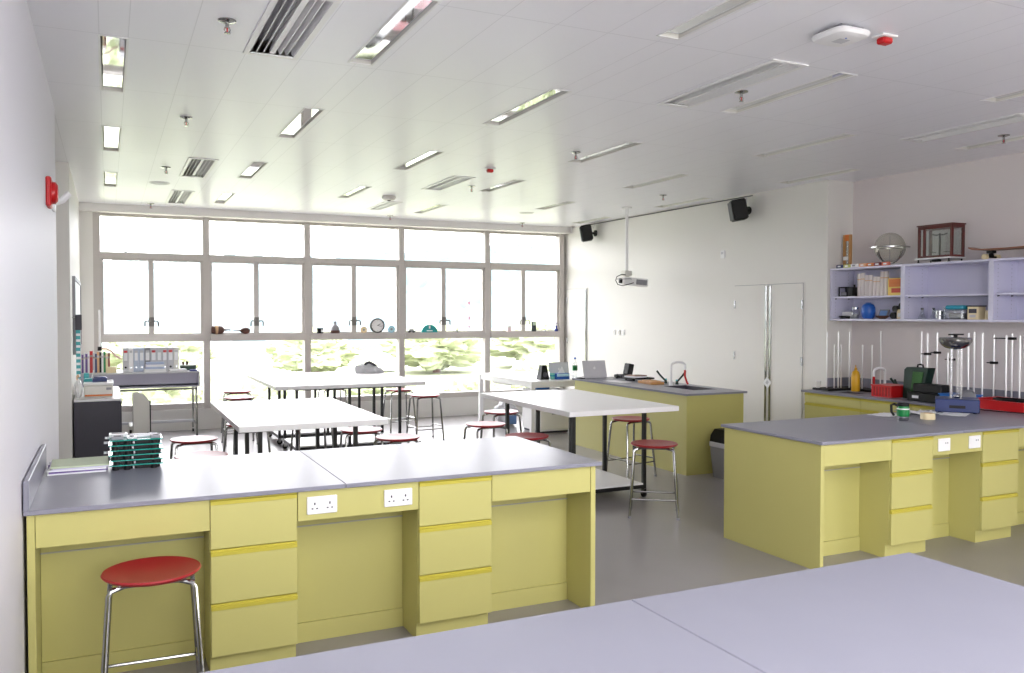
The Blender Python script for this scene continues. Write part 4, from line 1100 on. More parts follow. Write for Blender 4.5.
# on the sink bench
laptop((5.62, 9.34, .8505), .32, .23, math.radians(-8), math.radians(-20), 'silver laptop open at the far end of the sink bench', m=mat('laptop_alu', (206, 205, 208), .4))
single('black_pad', MB().box(5.38, 5.46, 9.32, 9.42, .8505, .862, .003), PLBLK, 'small black adapter left of the laptop on the sink bench', 'adapter', (5.42, 9.37, .85))
t = thing('desk_phone', 'black telephone with an upright handset dock on the sink bench', 'telephone', (6.0, 9.3, .85))
MB().box(5.92, 6.12, 9.20, 9.38, .8505, .89, .008).build('base', PLBLK, t)
MB().box(6.04, 6.12, 9.24, 9.36, .885, 1.03, .01, rot((6.08, 9.3, .89), 'Y', math.radians(12))).build('handset_dock', PLBLK, t)
MB().tube([(5.92, 9.28, .862), (5.89, 9.25, .90), (5.86, 9.22, .89), (5.85, 9.20, .858)], .006, 6).build('cable', PLBLK, t)
MB().ball((5.84, 9.18, .868), .022, .016, 12).build('plug', PLBLK, t)
t = thing('black_tray', 'black tray loaded with papers on the sink bench', 'tray', (5.95, 8.85, .85))
MB().box(5.78, 6.10, 8.72, 8.98, .868, .886, .006).build('tray_plate', PLBLK, t)
for x in (5.82, 6.06):
    for y in (8.76, 8.94): MB().cyl((x, y, .8505), (x, y, .868), .012, n=10).build('foot', PLBLK, t)
single('document_pile', MB().box(5.80, 6.0, 8.75, 8.95, .8865, .905, .003, rot((5.9, 8.85, .89), 'Z', .15)), PAPER, 'white papers on the black tray', 'paper', (5.9, 8.85, .8865))
single('brown_book', MB().box(5.82, 6.02, 8.77, 8.93, .9055, .915, .002, rot((5.92, 8.85, .9), 'Z', .08)), mat('dull_brown', (150, 118, 104), .5), 'brown book lying on the papers of the black tray', 'book', (5.92, 8.85, .9055))
t = thing('wooden_board', 'light wooden block board beside the tap on the sink bench', 'board', (5.82, 8.33, .85))
MB().box(5.69, 5.86, 8.17, 8.50, .8505, .88, .003, rot((5.8, 8.33, .85), 'Z', -.1)).build('board_body', WOOD, t)
for y in (8.24, 8.33, 8.42): MB().box(5.71, 5.845, y-.012, y+.012, .8803, .892, .002, rot((5.8, 8.33, .85), 'Z', -.1)).build('slat', TAN, t)
single('white_sheet', MB().box(5.50, 5.68, 8.60, 8.95, .8505, .853, .0005, rot((5.6, 8.75, .85), 'Z', .1)), PAPER, 'loose white sheet near the edge of the sink bench', 'paper', (5.6, 8.75, .8505))
# bin
t = thing('pedal_bin', 'grey waste bin with a black swing lid behind the right bench', 'bin', (5.62, 6.85, 0))
bx, by = 5.70, 6.85
MB().add([(bx-.095, by-.12, 0), (bx+.095, by-.12, 0), (bx+.095, by+.12, 0), (bx-.095, by+.12, 0), (bx-.12, by-.15, .34), (bx+.12, by-.15, .34), (bx+.12, by+.15, .34), (bx-.12, by+.15, .34)],
         [(0, 3, 2, 1), (4, 5, 6, 7), (0, 1, 5, 4), (1, 2, 6, 5), (2, 3, 7, 6), (3, 0, 4, 7)]).build('bin_body', GREY, t)
MB().box(bx-.126, bx+.126, by-.156, by+.156, .315, .365, .006).build('bin_liner', LGREY, t)
MB().prism([(bx-.12, .3655), (bx+.12, .3655), (bx+.11, .43), (bx+.06, .49), (bx-.06, .49), (bx-.11, .43)], 'y', by-.15, by+.15).build('swing_lid', PLBLK, t)

# ------------------------------------------------------------------ wall cabinets on the right wall
def wall_cabinet(y0, y1, label):
    X0, X1 = 7.20, XB-.001
    t = thing('wall_cabinet', label, 'cabinet', (X0, (y0+y1)/2, 1.60), 0, 'open lilac wall cabinets')
    a, b = 1.602, 2.172
    m = MB(); e = .02
    m.box(X0, X1, y0+.0006, y0+.024, a, b); m.box(X0, X1, y1-.024, y1-.0006, a, b)
    m.box(X0, X1, y0+.024, y1-.024, a, a+e); m.box(X0, X1, y0+.024, y1-.024, b-e, b)
    m.build('carcass', PALELILAC, t, False)
    MB().box(X1-.012, X1-.001, y0+.024, y1-.024, a+e, b-e).build('back_panel', PALELILAC, t, False)
    MB().box(X0+.02, X1-.013, y0+.0245, y1-.0245, 1.845, 1.863).build('shelf', PALELILAC, t, False)
    q = MB()
    for yy in (y0+.0242, y1-.0258):
        for xx in (X0+.06, X0+.25):
            for k in range(14): q.box(xx-.003, xx+.003, yy, yy+.0016, 1.65+k*.036, 1.656+k*.036)
    q.build('shelf_pin_hole', GREY, t, False)
    q = MB()
    for yy in (y0+.0245, y1-.0385):
        for xx in (X0+.06, X0+.25): q.box(xx-.006, xx+.006, yy, yy+.014, 1.835, 1.845)
    q.build('shelf_bracket', DARK, t, False)
CABY = [6.98, 6.03, 5.085, 4.14, 3.2]
for k, lb in enumerate(['leftmost open wall cabinet, holding white rolls and blue jar', 'middle open wall cabinet, nearly empty upper shelf', 'open wall cabinet cut by the right edge of the photo', 'open wall cabinet beyond the right edge of the photo']):
    wall_cabinet(CABY[k+1], CABY[k], lb)

# upper shelf, left cabinet
zs = 1.8635
t = thing('instrument_box', 'black open-framed instrument on the upper shelf of the leftmost cabinet', 'instrument', (7.32, 6.8, zs))
MB().box(7.27, 7.38, 6.73, 6.80, zs, zs+.10, .004).build('body', PLBLK, t)
f = MB()
for y in (6.81, 6.92):
    for x in (7.275, 7.375): f.box(x-.005, x+.005, y-.005, y+.005, zs, zs+.105)
f.box(7.27, 7.38, 6.805, 6.925, zs+.095, zs+.105); f.box(7.27, 7.38, 6.805, 6.925, zs, zs+.012)
f.build('frame', PLBLK, t, False)
MB().box(7.29, 7.36, 6.82, 6.91, zs+.0125, zs+.05, .004).build('coil', GREY, t)
MB().cyl((7.32, 6.75, zs+.1), (7.32, 6.75, zs+.13), .01, n=10).build('knob', PLBLK, t)
rl = [(6.700, .245), (6.652, .250), (6.600, .225), (6.548, .225), (6.496, .205), (6.448, .205), (6.398, .255), (6.346, .255)]
ro = ['first', 'second', 'third', 'fourth', 'fifth', 'sixth', 'seventh', 'last']
for i, (y, h) in enumerate(rl):
    t = thing('paper_roll', 'upright pale cardboard tube, %s from the left on the upper shelf' % ro[i], 'tube', (7.34, y, zs), 0, 'pale tubes on the upper shelf')
    MB().lathe([(.021, 0), (.0225, .003), (.0225, h-.003), (.021, h), (.013, h), (.013, h-.03), (.001, h-.03)], (7.34, y, zs), 18).build('tube_body', mat('pale_card', (222, 214, 210), .6), t)
    MB().lathe([(.023, h*.72), (.023, h*.76), (.0222, h*.76), (.0222, h*.72)], (7.34, y, zs), 18).build('band', TAN, t)
t = thing('orange_box', 'yellow and orange printed box on the upper shelf of the leftmost cabinet', 'box', (7.34, 6.18, zs))
MB().box(7.30, 7.40, 6.075, 6.295, zs, zs+.18, .003).build('carton', mat('yellow_card', (236, 206, 110), .5), t)
MB().box(7.2985, 7.2998, 6.09, 6.28, zs+.09, zs+.17).build('orange_print', ORANGE, t, False)
MB().box(7.2985, 7.2998, 6.12, 6.25, zs+.03, zs+.075).build('red_print', mat('brick_red', (200, 70, 50), .5), t, False)
# lower shelf, left cabinet
zl = 1.6225
t = thing('balance_pan', 'low white dish with black band on the lower shelf of the leftmost cabinet', 'dish', (7.3, 6.87, zl))
MB().lathe([(.05, 0), (.06, .02), (.06, .03), (.001, .031)], (7.30, 6.86, zl), 24).build('dish', PLBLK, t)
MB().box(7.33, 7.36, 6.80, 6.93, zl, zl+.075, .003).build('white_back', WHITE, t)
t = thing('glass_jar', 'clear jar with a steel lid on the lower shelf of the leftmost cabinet', 'jar', (7.3, 6.715, zl))
MB().lathe([(.038, 0), (.042, .01), (.042, .085), (.034, .10), (.001, .10)], (7.30, 6.715, zl), 24).build('jar_body', CLEAR, t)
MB().cyl((7.30, 6.715, zl+.1005), (7.30, 6.715, zl+.125), .037, n=20).build('lid', STEEL, t)
MB().cyl((7.30, 6.715, zl+.004), (7.30, 6.715, zl+.05), .034, n=18).build('contents', GREY, t)
t = thing('blue_jar', 'rounded blue jar on the lower shelf of the leftmost cabinet', 'jar', (7.3, 6.55, zl))
MB().lathe([(.045, 0), (.062, .02), (.072, .07), (.070, .12), (.055, .15), (.03, .163), (.001, .165)], (7.31, 6.55, zl), 28).build('jar_body', BLUE, t)
MB().cyl((7.31, 6.55, zl+.1655), (7.31, 6.55, zl+.172), .03, .028, 18).build('cap', BRTBLUE, t)
t = thing('framed_photo', 'tilted framed picture with a blue image on the lower shelf', 'picture', (7.33, 6.4, zl))
Mx = rot((7.34, 6.40, zl), 'Y', math.radians(24))
MB().box(7.33, 7.345, 6.335, 6.455, zl+.006, zl+.105, .002, Mx).build('frame', GREY, t)
MB().box(7.3285, 7.3299, 6.35, 6.44, zl+.02, zl+.09, 0, Mx).build('picture', mat('pale_sky', (120, 160, 210), .5), t, False)
t = thing('brown_bowl', 'shallow brown bowl on the lower shelf of the leftmost cabinet', 'bowl', (7.27, 6.36, zl))
MB().lathe([(.03, 0), (.06, .02), (.075, .035), (.07, .035), (.05, .018), (.001, .012)], (7.285, 6.345, zl), 24).build('bowl_body', BROWN, t)
MB().cyl((7.285, 6.345, zl+.012), (7.285, 6.345, zl+.03), .035, n=14).build('contents', TAN, t)
t = thing('microscope_parts', 'cream instrument with black round eyepieces on the lower shelf', 'instrument', (7.33, 6.15, zl))
MB().box(7.30, 7.42, 6.075, 6.185, zl, zl+.10, .006).build('body', CREAM, t)
q = MB()
MB().cyl((7.29, 6.225, zl+.035), (7.36, 6.225, zl+.035), .034, n=18).build('eyepiece', PLBLK, t)
MB().cyl((7.29, 6.20, zl+.105), (7.36, 6.20, zl+.105), .032, n=18).build('eyepiece', PLBLK, t)
MB().cyl((7.29, 6.12, zl+.135), (7.36, 6.12, zl+.135), .034, n=18).build('eyepiece', PLBLK, t)
MB().box(7.298, 7.2999, 6.09, 6.17, zl+.02, zl+.06).build('label_plate', WHITE, t, False)
# lower shelf, middle cabinet
def flask(x, y, r, h, lb):
    t = thing('glass_flask', lb, 'flask', (x, y, zl), 0, 'small glass flasks on the lower shelf')
    MB().lathe([(r, 0), (r, .02), (r*.45, h*.6), (r*.42, h), (r*.36, h), (r*.4, h*.6), (.001, .006)], (x, y, zl), 18).build('flask_body', CLEAR, t)
    MB().cyl((x, y, zl+h-.012), (x, y, zl+h+.012), r*.36, r*.42, 12).build('stopper', DARK, t)
flask(7.30, 5.88, .035, .10, 'small stoppered glass flask, leftmost in the middle cabinet')
flask(7.30, 5.75, .033, .10, 'small stoppered glass flask left of the steel beakers')
t = thing('steel_beaker', 'steel beaker left of the teal-lidded tub in the middle cabinet', 'beaker', (7.3, 5.68, zl))
MB().lathe([(.036, 0), (.037, .085), (.041, .09), (.035, .09), (.034, .006), (.001, .006)], (7.30, 5.685, zl), 22).build('beaker_body', STEEL, t)
MB().lathe([(.0375, .03), (.0375, .04), (.0365, .04), (.0365, .03)], (7.30, 5.685, zl), 22).build('ring', GREY, t)
t = thing('glass_cylinder', 'thin glass measuring cylinder beside the teal-lidded tub', 'cylinder', (7.3, 5.62, zl))
MB().lathe([(.02, 0), (.02, .005), (.012, .01), (.012, .12), (.010, .12), (.010, .01), (.001, .008)], (7.29, 5.62, zl), 16).build('cylinder_body', CLEAR, t)
MB().lathe([(.013, .06), (.013, .066), (.0122, .066), (.0122, .06)], (7.29, 5.62, zl), 16).build('mark', WHITE, t)
t = thing('lidded_tub', 'clear tub of parts with a teal lid in the middle cabinet', 'tub', (7.33, 5.5, zl))
MB().box(7.26, 7.40, 5.41, 5.59, zl, zl+.095, .012).build('tub_body', CLEAR, t)
MB().box(7.255, 7.405, 5.405, 5.595, zl+.0955, zl+.135, .012).build('lid', mat('teal_lid', (40, 150, 176), .4), t)
MB().box(7.275, 7.385, 5.43, 5.57, zl+.004, zl+.06, .01).build('contents', GREY, t)
single('dark_block', MB().box(7.30, 7.40, 5.385, 5.403, zl, zl+.09, .003), DARK, 'thin dark block between the tub and the meter in the middle cabinet', 'block', (7.35, 5.394, zl))
t = thing('panel_meter', 'cream box meter with a dark display in the middle cabinet', 'meter', (7.3, 5.32, zl))
MB().box(7.28, 7.39, 5.265, 5.375, zl, zl+.12, .004).build('meter_body', CREAM, t)
MB().box(7.2785, 7.2798, 5.28, 5.36, zl+.06, zl+.10).build('display', DARK, t, False)
MB().box(7.2785, 7.2798, 5.29, 5.35, zl+.02, zl+.045).build('label_plate', LGREY, t, False)
MB().box(7.27, 7.40, 5.262, 5.378, zl+.1205, zl+.132, .003).build('top_cover', DARK, t)
t = thing('cream_box', 'small cream box at the right end of the middle cabinet', 'box', (7.3, 5.17, zl))
MB().box(7.29, 7.38, 5.13, 5.205, zl, zl+.085, .003).build('body', CREAM, t)
MB().cyl((7.33, 5.17, zl+.0852), (7.33, 5.17, zl+.105), .016, n=12).build('knob', PLBLK, t)

# on top of the wall cabinets
zt = 2.1725
t = thing('wooden_tube_frame', 'tall light wood frame holding a glass tube at the cabinet end', 'apparatus', (7.36, 6.88, zt))
for y in (6.835, 6.915): MB().box(7.33, 7.36, y-.012, y+.012, zt, zt+.37, .002).build('post', WOOD, t)
MB().box(7.33, 7.36, 6.848, 6.902, zt+.30, zt+.37, .002).build('top_block', ORANGE, t)
MB().box(7.31, 7.38, 6.82, 6.93, zt, zt+.02, .002).build('base', WOOD, t)
MB().lathe([(.016, .02), (.016, .30), (.013, .30), (.013, .02)], (7.345, 6.875, zt), 16).build('tube', CLEAR, t)
MB().box(7.315, 7.33, 6.85, 6.91, zt+.09, zt+.13, .002).build('label_card', WHITE, t)
t = thing('celestial_globe', 'clear plastic globe with a silver equator ring on the wall cabinet', 'globe', (7.38, 6.33, zt))
gc = (7.38, 6.345, zt+.195)
MB().ball(gc, .155, n=36).build('sphere', SMOKED, t)
MB().lathe([(.160, -.006), (.195, -.006), (.195, .006), (.160, .006), (.160, -.006)], gc, 40).build('equator_ring', CHROME, t)
MB().tube([(gc[0], gc[1]+.17*math.cos(a), gc[2]+.17*math.sin(a)) for a in [PI+.2+(PI-.4)*k/16 for k in range(17)]], .006, 8).build('cradle', CHROME, t)
MB().tube([(gc[0]+.17*math.cos(a), gc[1], gc[2]+.17*math.sin(a)) for a in [PI+.2+(PI-.4)*k/16 for k in range(17)]], .006, 8).build('cradle', CHROME, t)
MB().lathe([(.06, 0), (.06, .008), (.02, .016), (.015, .028), (.001, .028)], (gc[0], gc[1], zt), 24).build('stand_foot', CHROME, t)
MB().cyl((gc[0], gc[1], zt+.05), (gc[0], gc[1], gc[2]+.12), .003, n=8).build('axis_rod', GREY, t)
blk = [(6.865, NAVY, 'navy'), (6.765, mat('lime_block', (190, 196, 120), .5), 'pale lime'), (6.665, WHITE, 'white'), (6.555, mat('peach_block', (226, 170, 130), .5), 'peach'), (6.455, ORANGE, 'orange'), (6.36, mat('wine', (130, 30, 44), .5), 'dark red'), (6.26, mat('coral_block', (222, 120, 96), .5), 'coral')]
for y, m, nm in blk:
    t = thing('toy_block', '%s block in the row along the front of the leftmost wall cabinet top' % nm, 'block', (7.23, y, zt), 0, 'coloured blocks along the cabinet top')
    MB().box(7.212, 7.245, y-.043, y+.043, zt, zt+.036, .004).build('body', m, t)
    MB().box(7.2112, 7.2119, y-.02, y+.02, zt+.010, zt+.026).build('label', PAPER if m is not WHITE else GREY, t, False)
single('marker_pen', MB().cyl((7.23, 6.20, zt+.009), (7.23, 6.07, zt+.009), .008, .006, 10), LGREY, 'slim grey pen at the right end of the row of blocks', 'pen', (7.23, 6.13, zt))
# balance in a glazed wooden case
t = thing('balance_case', 'red-brown wooden glazed case holding a balance, on the middle wall cabinet', 'balance', (7.36, 5.72, zt))
bx0, bx1, by0, by1 = 7.26, 7.44, 5.53, 5.91
zb = zt+.05
MB().box(bx0-.02, bx1+.02, by0-.0, by1+.02, zb-.014, zb, .002).build('base_slab', WHITE, t)
for x in (bx0, bx1):
    for y in (by0+.03, by1-.01):
        MB().lathe([(.016, 0), (.016, .006), (.007, .012), (.007, .036), (.001, .036)], (x, y, zt), 12).build('foot', PLBLK, t)
MB().box(bx0+.05, bx0+.09, by0+.18, by0+.26, zb-.036, zb-.0142, .004).build('lever', PLBLK, t)
f = MB(); e = .022; h0, h1 = zb+.001, zb+.31
for x in (bx0, bx1-e):
    for y in (by0, by1-e): f.box(x, x+e, y, y+e, h0, h1)
for (z0_, z1_) in ((h0, h0+.02), (h1-.03, h1)):
    f.box(bx0, bx0+e, by0+e, by1-e, z0_, z1_); f.box(bx1-e, bx1, by0+e, by1-e, z0_, z1_)
    f.box(bx0+e, bx1-e, by0, by0+e, z0_, z1_); f.box(bx0+e, bx1-e, by1-e, by1, z0_, z1_)
f.box(bx0-.008, bx1+.008, by0-.008, by1+.008, h1, h1+.012); f.box(bx0, bx0+e, by0+.30, by0+.32, h0, h1)
f.build('case_frame', DKWOOD, t, False)
g = MB(); g.box(bx0+.009, bx0+.012, by0+e, by1-e, h0+.02, h1-.03); g.box(bx0+e, bx1-e, by0+.009, by0+.012, h0+.02, h1-.03); g.box(bx0+e, bx1-e, by1-.012, by1-.009, h0+.02, h1-.03); g.box(bx1-.012, bx1-.009, by0+e, by1-e, h0+.02, h1-.03)
g.build('glass', CLEAR, t, False)
b = MB(); cy = by0+.21; cx = 7.36
b.cyl((cx, cy, h0), (cx, cy, h0+.24), .009, n=12); b.tube([(cx, cy-.08, h0+.235), (cx, cy-.04, h0+.222), (cx, cy, h0+.23), (cx, cy+.04, h0+.222), (cx, cy+.08, h0+.235)], .006, 8)
b.lathe([(.03, 0), (.03, .012), (.012, .02)], (cx, cy, h0+.0005), 16)
b.build('balance_beam', PLBLK, t)
for s in (-.08, .08):
    q = MB(); q.lathe([(.001, 0), (.03, .002), (.032, .008), (.028, .006), (.001, .004)], (cx, cy+s, h0+.05), 18); q.cyl((cx, cy+s, h0+.056), (cx, cy+s, h0+.235), .0015, n=6); q.build('pan', STEEL, t)
# skateboard
t = thing('skateboard', 'wooden skateboard with cream wheels on the wall cabinets at right', 'skateboard', (7.36, 5.0, zt))
yy = [5.40, 5.34, 5.27, 5.0, 4.72, 4.65, 4.58]; zz = [.118, .100, .090, .086, .090, .102, .122]
d = MB(); vs = []; fs = []
hw = [.05, .085, .1, .1, .1, .085, .05]
for y, z_, w_ in zip(yy, zz, hw):
    vs += [(7.36-w_, y, zt+z_), (7.36+w_, y, zt+z_), (7.36+w_, y, zt+z_+.011), (7.36-w_, y, zt+z_+.011)]
for i in range(6):
    o = i*4
    for k in range(4): fs.append((o+k, o+(k+1) % 4, o+4+(k+1) % 4, o+4+k))
fs += [(3, 2, 1, 0), (24, 25, 26, 27)]
d.add(vs, fs); d.build('deck', mat('deck_wood', (150, 96, 66), .5, var=.15, scale=14), t)
for y in (5.20, 4.78):
    q = MB(); q.box(7.33, 7.39, y-.03, y+.03, zt+.06, zt+.0855, .003); q.cyl((7.29, y, zt+.026), (7.43, y, zt+.026), .009, n=10); q.prism([(7.335, zt+.03), (7.385, zt+.03), (7.375, zt+.06), (7.345, zt+.06)], 'y', y-.012, y+.012)
    tk = q.build('truck', PLBLK, t)
    for x in (7.275, 7.445): MB().cyl((x-.017, y, zt+.0262), (x+.017, y, zt+.0262), .026, n=18).build('wheel', CREAM, tk)

# ------------------------------------------------------------------ on the right-hand counter
z = .8505
# rack of rods on a black board
t = thing('rod_rack', 'black board with upright glass and metal rods at the counter end', 'rod rack', (7.2, 6.82, z))
MB().box(6.93, 7.44, 6.72, 6.955, z, z+.022, .003).build('base_board', PLBLK, t)
for x, y, h in [(7.045, 6.86, .63), (7.08, 6.79, .49), (7.17, 6.82, .63), (7.19, 6.80, .49), (7.26, 6.75, .63)]:
    MB().cyl((x, y, z+.022), (x, y, z+h), .0065, n=10).build('rod', mat('bright_rod', (232, 232, 232), .28, metal=1.0, rvar=0.0), t)
t = thing('rod_rack', 'second black board with three thin rods, behind the yellow bottle', 'rod rack', (7.36, 6.57, z))
MB().box(7.24, 7.46, 6.44, 6.71, z, z+.022, .003).build('base_board', PLBLK, t)
for x, y, h in [(7.32, 6.63, .49), (7.36, 6.54, .49), (7.42, 6.48, .64)]:
    MB().cyl((x, y, z+.022), (x, y, z+h), .0065, n=10).build('rod', mat('bright_rod', (232, 232, 232), .28, metal=1.0, rvar=0.0), t)
t = thing('paper_cup', 'small white cup on the black board at the counter end', 'cup', (7.0, 6.93, z))
MB().lathe([(.001, .001), (.022, 0), (.03, .075), (.028, .075), (.02, .005), (.001, .005)], (6.975, 6.915, z+.0225), 18).build('cup_body', OFFW, t)
MB().lathe([(.0305, .068), (.0305, .076), (.0285, .076), (.0285, .068)], (6.975, 6.915, z+.0225), 18).build('rim', WHITE, t)
t = thing('yellow_bottle', 'yellow squeeze bottle on the right wall counter', 'bottle', (7.2, 6.5, z))
yb = (7.16, 6.705-.02, z+.0)
yb = (7.13, 6.555+.145, z)
MB().lathe([(.041, 0), (.044, .01), (.044, .17), (.036, .205), (.016, .225), (.001, .226)], (7.185, 6.595, z+.0), 24).build('bottle_body', YELP, t)
MB().lathe([(.016, .2265), (.014, .245), (.007, .252), (.004, .28), (.001, .281)], (7.185, 6.595, z), 16).build('nozzle_cap', mat('amber_cap', (196, 140, 20), .4), t)
swan_tap(7.36, 6.37, z, .26, .16, math.radians(180), 'white swan-neck tap with a red hose on the wall counter')
gas_tap(7.45, 6.24, z, math.radians(110), 'dark green gas tap behind the red box, left of the other')
gas_tap(7.25, 6.08, z, math.radians(70), 'dark green gas tap behind the red box, beside the instrument case')
t = thing('red_crate', 'red plastic box on the right wall counter beside the green case', 'box', (7.05, 6.15, z))
m = MB(); DY = -.10
m.box(6.93, 7.17, 6.02+DY, 6.26+DY, z, z+.005)
for a in ((6.93, 6.937, 6.02, 6.26), (7.163, 7.17, 6.02, 6.26), (6.937, 7.163, 6.02, 6.027), (6.937, 7.163, 6.253, 6.26)): m.box(a[0], a[1], a[2]+DY, a[3]+DY, z+.005, z+.105)
m.build('crate_body', REDP, t, False)
MB().box(6.922, 7.178, 6.012+DY, 6.268+DY, z+.1055, z+.118, .003).build('rim', REDP, t)
for k in range(6): MB().box(6.9255, 6.9298, 6.04+DY+k*.036, 6.052+DY+k*.036, z+.01, z+.10).build('rib', mat('dark_red', (150, 16, 22), .4), t, False)
t = thing('green_case', 'dark green instrument case standing open on the wall counter', 'case', (7.2, 5.9, z))
Mx = rot((7.1, 5.86, z), 'Y', math.radians(8)) 
MB().prism([(5.70, z+.0), (5.895, z+.0), (5.88, z+.28), (5.85, z+.305), (5.61, z+.305), (5.65, z+.15)], 'x', 7.06, 7.16).build('case_body', DKGREEN, t)
MB().prism([(5.70, z+.06), (5.80, z+.06), (5.775, z+.265), (5.66, z+.265)], 'x', 7.052, 7.0598).build('foam_pad', mat('moss', (60, 104, 54), .8, var=.4, scale=60), t)
MB().tube([(7.11, 5.77, z+.303), (7.11, 5.765, z+.33), (7.11, 5.74, z+.335), (7.11, 5.71, z+.33), (7.11, 5.705, z+.303)], .008, 8).build('handle', PLBLK, t)
t = thing('black_case', 'black carrying case with a raised lid on the wall counter', 'case', (7.0, 5.6, z))
MB().box(6.88, 7.03, 5.37, 5.70, z, z+.085, .008).build('case_base', PLBLK, t)
MB().box(6.91, 7.04, 5.345, 5.66, z+.0855, z+.165, .008).build('case_lid', PLBLK, t)
MB().box(6.8785, 6.8799, 5.57, 5.64, z+.03, z+.055).build('label_plate', PAPER, t, False)
t = thing('blue_tray', 'bright blue shallow tray behind the silver dome generator', 'tray', (7.0, 5.2, z))
m = MB(); m.box(6.86, 7.06, 5.06, 5.33, z, z+.005)
for a in ((6.86, 6.865, 5.06, 5.33), (7.055, 7.06, 5.06, 5.33), (6.865, 7.055, 5.06, 5.065), (6.865, 7.055, 5.325, 5.33)): m.box(a[0], a[1], a[2], a[3], z+.005, z+.09)
m.build('tray_body', BRTBLUE, t, False)
MB().box(6.85, 7.07, 5.05, 5.34, z+.0905, z+.10, .002).build('rim', BRTBLUE, t)
# retort stands along the wall
rs = [(6.00, .645), (5.93, .63), (5.82, .64), (5.70, .45), (5.66, .64), (5.48, .645), (5.42, .65), (5.335, .65), (5.22, .63), (5.10, .63), (5.045, .645), (4.97, .63)]
on = ['first', 'second', 'third', 'fourth', 'fifth', 'sixth', 'seventh', 'eighth', 'ninth', 'tenth', 'eleventh', 'twelfth']
for i, (y, h) in enumerate(rs):
    x = 7.455 if i % 2 == 0 else 7.31
    yq = y*x/7.45
    t = thing('retort_stand', 'chrome retort stand against the right wall, %s from the left' % on[i], 'retort stand', (x, yq, z), 0, 'retort stands along the wall counter')
    MB().box(x-.06, x+.055, yq-.026, yq+.026, z, z+.012, .002).build('base', PLBLK, t)
    MB().cyl((x, yq, z+.012), (x, yq, z+h*(H-.85-.0)/(H-.85)), .0085, n=12).build('rod', mat('bright_rod', (232, 232, 232), .28, metal=1.0, rvar=0.0), t)
    if i in (1, 2, 4, 8, 10):
        zz = {1: .43, 2: .44, 4: .38, 8: .37, 10: .60}[i]
        MB().box(x-.022, x+.022, yq-.03, yq+.03, z+zz-.012, z+zz+.012, .004).build('clamp_boss', PLBLK, t)
        MB().cyl((x-.03, yq-.01, z+zz), (x-.03, yq+(.16 if i == 10 else .05), z+zz), .005, n=8).build('clamp_arm', PLBLK, t)
# red tray of cables
t = thing('red_tray', 'red plastic tray full of black cables at the right edge', 'tray', (7.1, 4.9, z))
m = MB(); A = (6.87, 7.22, 4.55, 5.02)
m.box(A[0], A[1], A[2], A[3], z, z+.005)
for a in ((A[0], A[0]+.006, A[2], A[3]), (A[1]-.006, A[1], A[2], A[3]), (A[0]+.006, A[1]-.006, A[2], A[2]+.006), (A[0]+.006, A[1]-.006, A[3]-.006, A[3])): m.box(a[0], a[1], a[2], a[3], z+.005, z+.075)
m.build('tray_body', REDP, t, False)
f = MB(); f.box(A[0]-.012, A[0]+.006, A[2]-.012, A[3]+.012, z+.0755, z+.083); f.box(A[1]-.006, A[1]+.012, A[2]-.012, A[3]+.012, z+.0755, z+.083); f.box(A[0]+.006, A[1]-.006, A[2]-.012, A[2]+.006, z+.0755, z+.083); f.box(A[0]+.006, A[1]-.006, A[3]-.006, A[3]+.012, z+.0755, z+.083)
f.build('rim', REDP, t, False)
rnd = random.Random(5)
for k in range(4):
    pts = []
    for j in range(16):
        a = j*.9+k
        pts.append((7.04+(.12-.008*k)*math.cos(a)*(.7+.3*rnd.random()), 4.77+.17*math.sin(a)*(.7+.3*rnd.random()), z+.016+.022*k+.004*rnd.random()))
    single('power_cable', MB().tube(pts, .008, 6), PLBLK, 'tangled black cable in the red tray, %s of four' % ['bottom', 'second', 'third', 'top'][k], 'cable', (7.04, 4.76, z+.02), 'black cables in the red tray')
t = thing('loose_cable', 'thin black cable trailing on the worktop before the red tray', 'cable', (6.75, 4.7, z))
MB().tube([(6.78, 4.92, z+.005), (6.74, 4.80, z+.005), (6.76, 4.66, z+.005), (6.83, 4.52, z+.005), (6.86, 4.44, z+.005)], .0045, 6).build('cable_run', PLBLK, t)

# ------------------------------------------------------------------ on the right bench
# silver dome generator over a blue box
gx, gy = 6.465, 4.855
t = thing('dome_generator', 'silver dome generator on clear columns over a dark blue box', 'generator', (gx, gy, z))
Mx = rot((gx, gy, z), 'Z', math.radians(38))
MB().box(gx-.14, gx+.14, gy-.165, gy+.165, z+.006, z+.115, .006, Mx).build('base_box', NAVY, t)
for sx in (-.11, .11):
    for sy in (-.13, .13): MB().cyl((gx+sx, gy+sy, z), (gx+sx, gy+sy, z+.006), .014, n=10, M=Mx).build('foot', PLBLK, t)
MB().box(gx-.02, gx+.05, gy-.1662, gy-.1652, z+.03, z+.06, 0, Mx).build('label_plate', STEEL, t, False)
MB().box(gx-.1412, gx-.1402, gy-.06, gy+.06, z+.04, z+.065, 0, Mx).build('vent_slot', PLBLK, t, False)
for dx, dy in ((-.075, 0), (.0, -.035), (.045, .03)):
    MB().cyl((gx+dx, gy+dy, z+.1155), (gx+dx, gy+dy, z+.535), .013, n=14).build('column', glass('acrylic', (250, 250, 252), .22, .15), t)
MB().box(gx-.045, gx-.03, gy+.03, gy+.034, z+.1155, z+.535, .001).build('belt', LGREY, t)
MB().lathe([(.001, .525), (.04, .528), (.08, .540), (.108, .562), (.126, .592), (.128, .612), (.120, .626), (.001, .632)], (gx-.03, gy, z), 36).build('dome', CHROME, t)
MB().ball((gx, gy, z+.13), .03, .02, 14).build('pulley', STEEL, t)
MB().cyl((gx-.03, gy, z+.6322), (gx-.03, gy, z+.645), .016, n=12).build('knob', PLBLK, t)
